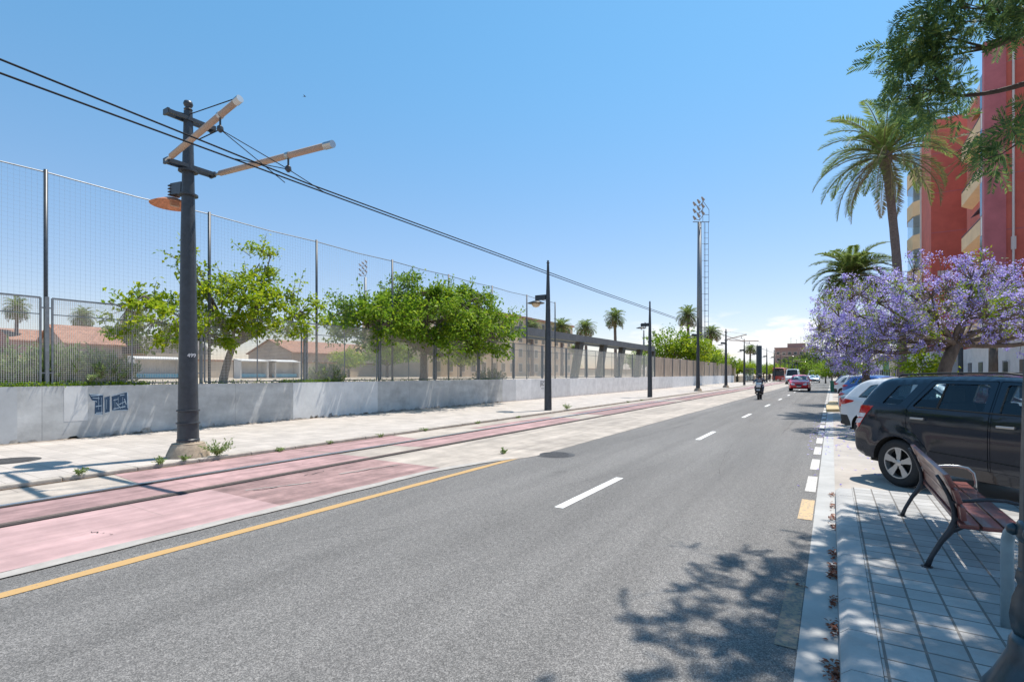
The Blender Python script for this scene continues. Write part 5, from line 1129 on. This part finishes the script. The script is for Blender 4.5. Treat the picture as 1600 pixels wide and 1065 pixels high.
saloon = dict(hatch); saloon.update(w=1.74, belt=.98, prof=[(-.85, .30), (-.98, .40), (-1.02, .58), (-1.0, .86), (-.88, .96), (-.40, .99), (-.1, 1.14), (.35, 1.38), (.8, 1.43), (1.4, 1.40), (1.75, 1.28), (2.4, .98), (2.7, .94), (3.2, .82), (3.38, .66), (3.38, .42), (3.2, .28)],
    wins=[[(.10, 1.02), (.30, 1.02), (.40, 1.25)], [(.42, 1.01), (1.12, 1.0), (1.1, 1.32), (.62, 1.31)], [(1.26, 1.0), (2.15, .98), (1.66, 1.24), (1.26, 1.32)]],
    doors=[[(.34, .99), (.56, 1.345), (1.185, 1.36), (1.195, .36), (.48, .36), (.42, .6), (.3, .78)], [(1.21, .36), (1.2, 1.36), (1.68, 1.26), (2.3, .97), (2.26, .36)]], glass=[(1.6, 2.4, .02), (-.3, .4, .04)],
    side=[('tail_light', [(-.99, .60), (-.99, .84), (-.92, .92), (-.72, .62)], redlens), ('head_light', [(2.9, .72), (3.3, .62), (3.32, .76), (3.0, .82)], whitelens)], rear=[('tail_light', .6, .88, .7, 1.0, redlens), ('number_plate', .62, .74, -.25, .25, plate_m)], mirror=(2.1, 1.02))
lift = dict(hatch); lift.update(belt=.99, prof=[(-.72, .28), (-.86, .36), (-.90, .55), (-.89, .84), (-.80, .97), (-.55, 1.06), (-.05, 1.28), (.3, 1.40), (.8, 1.45), (1.35, 1.42), (1.75, 1.28), (2.4, 1.0), (2.7, .94), (3.2, .82), (3.38, .66), (3.38, .42), (3.2, .28)],
    wins=[[(.0, 1.04), (.22, 1.03), (.34, 1.30), (.26, 1.27)], [(.32, 1.02), (1.12, 1.0), (1.1, 1.34), (.50, 1.33)], [(1.26, 1.0), (2.15, .98), (1.66, 1.26), (1.26, 1.34)]],
    doors=[[(.22, 1.0), (.42, 1.37), (1.185, 1.385), (1.195, .36), (.48, .36), (.42, .6), (.2, .78)], [(1.21, .36), (1.2, 1.385), (1.68, 1.27), (2.3, .97), (2.26, .36)]], glass=[(1.6, 2.4, .02), (-.6, .32, .04)],
    side=[('tail_light', [(-.87, .84), (-.84, .94), (-.74, .99), (-.48, .92), (-.6, .85)], redlens), ('head_light', [(2.9, .72), (3.3, .62), (3.32, .76), (3.0, .82)], whitelens)], rear=[('tail_light', .84, .94, .5, 1.0, redlens), ('number_plate', .58, .70, -.25, .25, plate_m)], mirror=(2.1, 1.02))
G = 'cars parked at an angle along the kerb'
park('parked_car', 'white hatchback with a dark bumper parked beside the black car', hatch, white_car, .66, 15.3, -47, G)
park('parked_car', 'silver grey saloon with a triangular red tail lamp, beyond the white hatchback', saloon, silver_car, .80, 18.9, -47, G)
park('parked_car', 'pale blue silver liftback beyond the silver saloon in the parking bay', lift, ltblue_car, .72, 22.2, -47, G)
park('parked_car', 'dark teal car parked beyond the pale blue one under the violet tree', saloon, teal_car, 1.4, 29.5, -47, G)
park('parked_car', 'bright blue hatchback parked beyond the dark teal car', hatch, blue_car, 1.0, 36.5, -47, G)
park('parked_car', 'white hatchback far down the parking bay beyond the blue one', hatch, white_car, .6, 43, -47, G)
park('parked_car', 'grey hatchback far along the parking bay', hatch, grey_car, .6, 52, -47, G)
# traffic coming towards the camera: heading -90
def drive(nm, label, S, paint, u, v, cat='car', head=-90, group='traffic coming up the street'): return park(nm, label, S, paint, u, v, head, group, cat, ref=3.38 if S is not van and S is not bus else S['prof'][-3][0])
redc = dict(hatch); redc.update(front=[('head_light', .60, .78, .52, .99, whitelens), ('windscreen_base', .93, .96, -.8, .8, trim), ('grille', .52, .66, -.4, .4, trim), ('number_plate', .38, .5, -.28, .28, plate_m), ('air_intake', .28, .36, -.7, .7, trim)])
van = dict(w=1.98, r=.33, wb=3.3, belt=1.30, sill=.32, tumble=.14, crown=.05, ft=.12, prof=[(-.85, .34), (-.95, .5), (-.95, 1.3), (-.92, 2.2), (-.8, 2.34), (0, 2.40), (2.4, 2.40), (2.9, 2.28), (3.45, 1.55), (3.65, 1.25), (4.1, 1.05), (4.2, .75), (4.2, .45), (4.05, .32)],
    wins=[[(2.45, 1.32), (3.40, 1.26), (3.0, 1.95), (2.45, 2.0)]], doors=[[(2.3, .40), (2.3, 2.1), (3.0, 2.05), (3.55, 1.25), (3.5, .9), (2.9, .75), (2.85, .40)]], handles=[(2.5, 1.15)], glass=[(2.85, 3.7, .1)], tint=glass_d, mirror=(3.35, 1.42), seats=(2.3,), dark_sill=True, rt=.05,
    front=[('head_light', .78, 1.02, .6, .98, whitelens), ('grille', .6, .9, -.5, .5, trim), ('front_bumper', .36, .58, -1, 1, trim), ('number_plate', .42, .52, -.25, .25, plate_m)])
bus = dict(w=2.5, r=.46, wb=6.0, belt=1.3, sill=.35, tumble=.05, crown=.06, ft=.10, rt=.05, prof=[(-3.2, .36), (-3.3, .5), (-3.3, 1.3), (-3.3, 2.7), (-3.1, 2.95), (0, 3.0), (7.5, 3.0), (8.5, 2.95), (8.72, 2.7), (8.75, 1.3), (8.78, .9), (8.76, .5), (8.65, .34)],
    wins=[[(-2.9+k*1.6, 1.4), (-1.45+k*1.6, 1.4), (-1.45+k*1.6, 2.5), (-2.9+k*1.6, 2.5)] for k in range(6)], doors=[[(7.1, .4), (7.1, 2.6), (8.3, 2.6), (8.3, .4)]], handles=[(7.2, 1.4)], glass=[(8.6, 9.0, -.05)], tint=glass_d, mirror=(8.8, 2.2), seats=(1.0, 3.5), mmat=trim, rr=.5,
    front=[('destination_sign', 2.50, 2.80, -.8, .8, trim), ('head_light', .62, .80, .6, .95, whitelens), ('number_plate', .42, .54, -.2, .2, plate_m)])
drive('red_car', 'bright red hatchback driving towards the camera in the right lane', redc, red_car, -1.78-.88, 55.5)
drive('white_van', 'white van with black front driving behind the red car', van, white_car, -4.45-.99, 93, 'van')
drive('white_van', 'second white van farther back, right of the first', van, white_car, -2.6-.99, 132, 'van')
drive('silver_car', 'pale car in front of the second white van', lift, ltblue_car, -1.95-.88, 112)
bt_ = drive('city_bus', 'red city bus running on the tram track far down the street', bus, M('bus red paint', (.50, .05, .035), .3, coat=.6), -8.6-1.25, 111*1.13-1, 'bus')[0]
MB().b2(8.80, 8.84, -1.15, 1.15, 1.2, 2.35).build('windscreen_band', winm, bt_)
# ------------------------------------------------------------------ bench
bn = empty('park_bench', (.64, 5.2, .12), 0, 'red brown slatted park bench with dark metal legs on the right pavement', 'bench')
for y in (0, 1.72):
    m = MB(); m.tube([(0, y, .0), (.03, y, .09), (.09, y, .22), (.145, y, .31), (.17, y, .39), (.165, y, .48), (.135, y, .58), (.09, y, .68), (.06, y, .735)], [.021, .017, .019, .026, .022, .018, .016, .014, .012], 10)
    m.tube([(.145, y, .31), (.22, y, .352), (.35, y, .352), (.52, y, .362), (.60, y, .36)], [.024, .017, .015, .015, .016], 10); m.build('leg', iron, bn, smooth=True)
    m = MB(); m.tube([(.60, y, .36), (.60, y, .30), (.60, y, .15), (.65, y, .0)], [.018, .018, .016, .02], 10); m.build('leg', iron, bn, smooth=True)
    m = MB(); m.tube([(.155, y, .535), (.22, y, .548), (.36, y, .575), (.46, y, .58), (.54, y, .565), (.585, y, .52), (.60, y, .44), (.60, y, .36)], [.012, .013, .013, .013, .013, .012, .012, .012], 8); m.build('armrest', chrome if y > 1 else iron, bn, smooth=True)
for y in (0, 1.72):
    MB().lathe([(.04, -.001), (.04, .006), (0, .006)], (0, y, 0), 12).build('foot_plate', iron, bn)
for k, x in enumerate((.235, .365, .495)): MB().rbox((x, .86, .385), (.112, 1.98, .035), .008, 2, Matrix.Rotation(R(-2), 3, 'Y')).build('seat_slat', redwood, bn, auto=40)
for k, (x, z, a) in enumerate(((.187, .475, -6), (.155, .60, -16), (.108, .715, -22))): MB().rbox((x+.012, .86, z), (.034, 1.98, .108), .008, 2, Matrix.Rotation(R(a), 3, 'Y')).build('back_slat', redwood, bn, auto=40)
# ------------------------------------------------------------------ grey hoop and cast iron lamp post at the right edge
m = MB(); hp = [(.90, 4.22, .1), (.90, 4.22, .60)]+[(.90, 4.22-.16*(1-math.cos(R(a))), .60+.14*math.sin(R(a))) for a in (22, 45, 67, 90)]+[(.90, 3.75, .745), (.90, 3.45, .745)]+[(.90, 3.45-.16*math.sin(R(a)), .605+.14*math.cos(R(a))) for a in (25, 50, 75, 90)]+[(.90, 3.29, .1)]
m.tube(hp, .031, 14); tag(m.build('hoop_barrier', grey_tube, smooth=True), 'grey painted tubular hoop standing on the pavement right of the bench', 'barrier')
u, v = W(1630, 2.32); lp = empty('lamp_post', (u, v, .12), 0, 'dark green cast iron lamp post cut by the right edge', 'lamp post')
MB().lathe([(.22, 0), (.21, .06), (.17, .13), (.14, .20), (.12, .25), (.115, .30), (.10, .33)], seg=32).build('base', lampcast, lp, smooth=True)
MB().lathe([(.09, .31), (.108, .36), (.115, .42), (.105, .50), (.085, .56), (.095, .59), (.09, .62), (.085, .64)], seg=16, flute=.12, nf=8).build('collar', lampcast, lp, smooth=True)
MB().lathe([(.084, .62), (.078, 1.0), (.068, 1.5), (.045, 2.1), (.03, 2.5), (.03, 4.2)], seg=28, flute=.07, nf=14).build('shaft', lampcast, lp, auto=50)
m = MB(); m.lathe([(.08, .76), (.09, .78), (.094, .81), (.088, .84), (.078, .86)], seg=24)
for k in range(6): a = 2*PI*k/6+.9; m.lathe([(0, -.03), (.022, -.018), (.027, 0), (.022, .018), (0, .03)], (.098*math.cos(a), .098*math.sin(a), .81), 12)
m.build('ring', lampcast, lp, smooth=True)
m = MB(); m.lathe([(.06, 4.2), (.1, 4.25), (.1, 4.3), (.17, 4.75), (.19, 4.78), (.06, 5.0), (0, 5.1)], seg=8); m.build('lantern', lampcast, lp)
# ------------------------------------------------------------------ people
skin_m = M('skin', (.45, .27, .20), .55); navy = M('navy jacket', (.02, .035, .075), .8); jeans = M('grey blue trousers', (.06, .08, .12), .85); shirt = M('pale shirt', (.5, .5, .5), .8); dkcl = M('dark clothes', (.03, .03, .035), .85); shoe = M('brown shoe', (.08, .05, .035), .6)
def person(label, loc, rz, pose, mats, helmet=False):
    t = empty('person', loc, rz, label, 'person')
    J = {'pelvis': (0, 0, .95), 'chest': (0, 0, 1.28), 'neck': (0, 0, 1.47), 'head': (0, 0.02, 1.58), 'crown': (0, .02, 1.72), 'shL': (.18, 0, 1.42), 'elL': (.24, .02, 1.13), 'haL': (.25, .14, .9), 'fiL': (.25, .17, .82), 'shR': (-.18, 0, 1.42), 'elR': (-.24, .02, 1.13), 'haR': (-.25, .14, .9), 'fiR': (-.25, .17, .82),
         'hiL': (.1, 0, .9), 'knL': (.11, .04, .5), 'anL': (.11, 0, .09), 'toL': (.12, .16, .04), 'hiR': (-.1, 0, .9), 'knR': (-.11, .04, .5), 'anR': (-.11, 0, .09), 'toR': (-.12, .16, .04)}
    J.update(pose)
    Rd = {'pelvis': (.15, .11), 'chest': (.17, .115), 'neck': (.06, .06), 'head': (.085, .1), 'crown': (.06, .07), 'sh': (.07, .07), 'el': (.045, .045), 'ha': (.03, .03), 'fi': (.028, .018), 'hi': (.1, .1), 'kn': (.065, .065), 'an': (.045, .045), 'to': (.045, .03)}
    E_ = [('pelvis', 'chest'), ('chest', 'neck'), ('neck', 'head'), ('head', 'crown')]+[(a+s, b+s) for s in 'LR' for a, b in (('sh', 'el'), ('el', 'ha'), ('ha', 'fi'), ('hi', 'kn'), ('kn', 'an'), ('an', 'to'))]+[('chest', 'sh'+s) for s in 'LR']+[('pelvis', 'hi'+s) for s in 'LR']
    def skin(nm, names, mat, sc=1., root=None):
        ids = {k: i for i, k in enumerate(names)}; me = bpy.data.meshes.new(nm); me.from_pydata([J[k] for k in names], [(ids[a], ids[b]) for a, b in E_ if a in ids and b in ids], [])
        o = link(nm, me, mat, t); md = o.modifiers.new('s', 'SKIN'); md.use_smooth_shade = True
        for i, k in enumerate(names):
            r_ = Rd.get(k) or Rd[k[:2]]; me.skin_vertices[0].data[i].radius = (r_[0]*sc, r_[1]*sc); me.skin_vertices[0].data[i].use_root = (k == (root or names[0]))
        sb = o.modifiers.new('u', 'SUBSURF'); sb.levels = 1; sb.render_levels = 1; return o
    skin('body', list(J), mats[0]); 
    skin('jacket', ['pelvis', 'chest', 'shL', 'elL', 'haL', 'shR', 'elR', 'haR'], mats[1], 1.12)
    skin('trousers', ['pelvis', 'hiL', 'knL', 'anL', 'hiR', 'knR', 'anR'], mats[2], 1.12)
    for s in 'LR':
        a = Vector(J['an'+s]); b = Vector(J['to'+s]); MB().rbox((a+b)/2-Vector((0, 0, .01)), (.1, .26, .09), .035, 3).build('shoe', shoe, t, smooth=True)
    h = Vector(J['head'])+Vector((0, 0, .05))
    if helmet:
        MB().lathe([(.10, -.12), (.135, -.06), (.145, .02), (.125, .09), (.07, .14), (0, .155)], h, 20).build('helmet', dkcl, t, smooth=True); m = MB(); m.lathe([(.139, -.055), (.147, -.02), (.147, .02), (.14, .05)], h+Vector((0, .012, 0)), 20); m.build('visor', winm, t, smooth=True)
    else:
        MB().lathe([(.085, -.02), (.098, .04), (.085, .10), (.05, .13), (0, .14)], h-Vector((0, .015, 0)), 16).build('hair', dkcl, t, smooth=True)
        m = MB(); m.prism([(-.015, -.02), (.015, -.02), (0, .03)], .08, .11, 'xz'); m.v = [(a+h.x, b+h.y-.0, c+h.z-.04) for a, b, c in m.v]; m.build('nose', skin_m, t)
    return t
# scooter facing the camera (travels towards -y); built facing +y, then turned
su, sv = -4.0, 36.9
sc_ = empty('motor_scooter', (su, sv, .0), PI, 'dark scooter with a pale front shield ridden towards the camera', 'scooter')
def sw(y): 
    o = empty('wheel', (0, y, .25)); o.parent = sc_; MB().lathe([(.17, -.05), (.22, -.055), (.25, -.03), (.25, .03), (.22, .055), (.17, .05)], (0, 0, 0), 24, 'x').build('tyre', rubber, o, smooth=True); MB().lathe([(.17, -.03), (.03, -.02), (.03, .02), (.17, .03)], (0, 0, 0), 16, 'x').build('rim', alloy, o)
sw(.68); sw(-.62)
MB().tube([(0, .68, .5), (0, .62, .75), (0, .5, 1.02)], [.05, .05, .04], 10).rbox((0, .6, .72), (.36, .16, .52), .07, 3).rbox((0, .69, .55), (.17, .34, .12), .05, 3).build('front_shield', graf_k, sc_, smooth=True)
MB().rbox((0, .675, .88), (.26, .05, .18), .025, 3).build('headlight', whitelens, sc_, smooth=True); MB().rbox((0, .56, 1.0), (.36, .14, .14), .05, 3).build('handlebar_cowl', ltblue_car, sc_, smooth=True)
MB().rbox((0, .1, .33), (.36, .75, .09), .04, 3).rbox((0, -.48, .58), (.32, .75, .34), .1, 3).build('body', graf_k, sc_, smooth=True); MB().rbox((0, -.35, .78), (.3, .78, .1), .04, 3).build('seat', rubber, sc_, smooth=True)
MB().tube([(-.36, .46, 1.03), (-.15, .53, 1.04), (.15, .53, 1.04), (.36, .46, 1.03)], .016, 8).build('handlebar', iron, sc_)
for s in (-1, 1): MB().tube([(s*.22, .52, 1.05), (s*.34, .52, 1.22)], .008, 6).rbox((s*.36, .52, 1.25), (.15, .03, .09), .014, 2).build('mirror', graf_k, sc_)
m = MB(); m.add([(-.2, .66, 1.03), (.2, .66, 1.03), (.17, .57, 1.32), (-.17, .57, 1.32)], [(0, 1, 2, 3)]); m.build('windscreen', glass_s, sc_)
MB().b2(-.1, .1, .78, .785, .60, .68).build('number_plate', plate_m, sc_)
rd = person('rider in a dark blue jacket and helmet sitting on the scooter', (su, sv, 0), PI, {'pelvis': (0, -.18, .90), 'chest': (0, -.08, 1.2), 'neck': (0, -.02, 1.38), 'head': (0, .02, 1.48), 'crown': (0, .02, 1.60), 'shL': (.19, -.04, 1.33), 'elL': (.33, .12, 1.12), 'haL': (.33, .42, 1.07), 'fiL': (.33, .5, 1.04), 'shR': (-.19, -.04, 1.33), 'elR': (-.33, .12, 1.12), 'haR': (-.33, .42, 1.07), 'fiR': (-.33, .5, 1.04),
    'hiL': (.12, -.15, .86), 'knL': (.24, .28, .82), 'anL': (.2, .22, .46), 'toL': (.2, .36, .40), 'hiR': (-.12, -.15, .86), 'knR': (-.24, .28, .82), 'anR': (-.2, .22, .46), 'toR': (-.2, .36, .40)}, (skin_m, navy, jeans), True)
u, v = W(1203, 112); person('person in dark clothes standing at the tram stop between two poles', (u, v, .07), R(40), {}, (skin_m, dkcl, dkcl))
u, v = W(1152, 108); person('person in a pale top walking by the end of the slatted fence', (u, v, .07), R(120), {'knL': (.11, .2, .52), 'anL': (.11, .3, .1), 'toL': (.12, .46, .05), 'anR': (-.11, -.28, .12), 'toR': (-.12, -.14, .04)}, (skin_m, shirt, jeans))
# green container and small extras on the right
u, v = W(1303, 46); t = empty('waste_container', (u, v, .006), 0, 'green waste container standing beyond the pale blue car', 'container'); gr = M('green plastic', (.06, .24, .14), .5)
t.scale = (.6, .6, .8)
MB().box((0, 0, .62), (.9, 1.2, 1.1), taper=1.08).build('bin', gr, t); MB().rbox((0, 0, 1.22), (1.02, 1.34, .14), .05, 3).build('lid', gr, t)
for sx in (-.35, .35): MB().lathe([(.09, -.03), (.09, .03)], (sx, -.5, .09), 12, 'x').build('wheel', rubber, t)
# kerb build-out
tag(MB().prism([(-.2, 26), (.9, 27), (1.2, 29), (1.2, 33.6), (-.1, 34), (-.25, 30)], 0, .13, 'xy').build('kerb_island', M('yellowish kerb concrete', (.48, .38, .22), .9, ns=3, na=.2)), kind='structure')
# pine needles / far ridge at the end of the street
# a bird high above the street
D = 60; u, v = W(476, D); z = ZZ(151, D); t = empty('bird', (u, v, z), .6, 'tiny dark bird flying high in the sky right of the large pole', 'bird')
m = MB(); m.tube([(-.13, 0, 0), (-.05, 0, .01), (.06, 0, .015), (.12, 0, .02), (.16, 0, .015)], [.01, .035, .04, .03, .008], 10); m.build('body', dkcl, t, smooth=True)
for s in (-1, 1):
    m = MB(); m.add([(.06, s*.02, .02), (.02, s*.16, .09), (-.06, s*.3, .07), (-.05, s*.14, .06), (-.04, s*.02, .01), (.06, s*.02, .012), (.02, s*.16, .082), (-.06, s*.3, .066), (-.05, s*.14, .052), (-.04, s*.02, .002)], [(0, 1, 2, 3, 4), (9, 8, 7, 6, 5)]); m.build('wing', dkcl, t)
m = MB(); m.add([(-.12, -.01, 0), (-.2, -.05, 0), (-.2, .05, 0), (-.12, .01, 0)], [(0, 1, 2, 3)]); m.build('tail', dkcl, t)
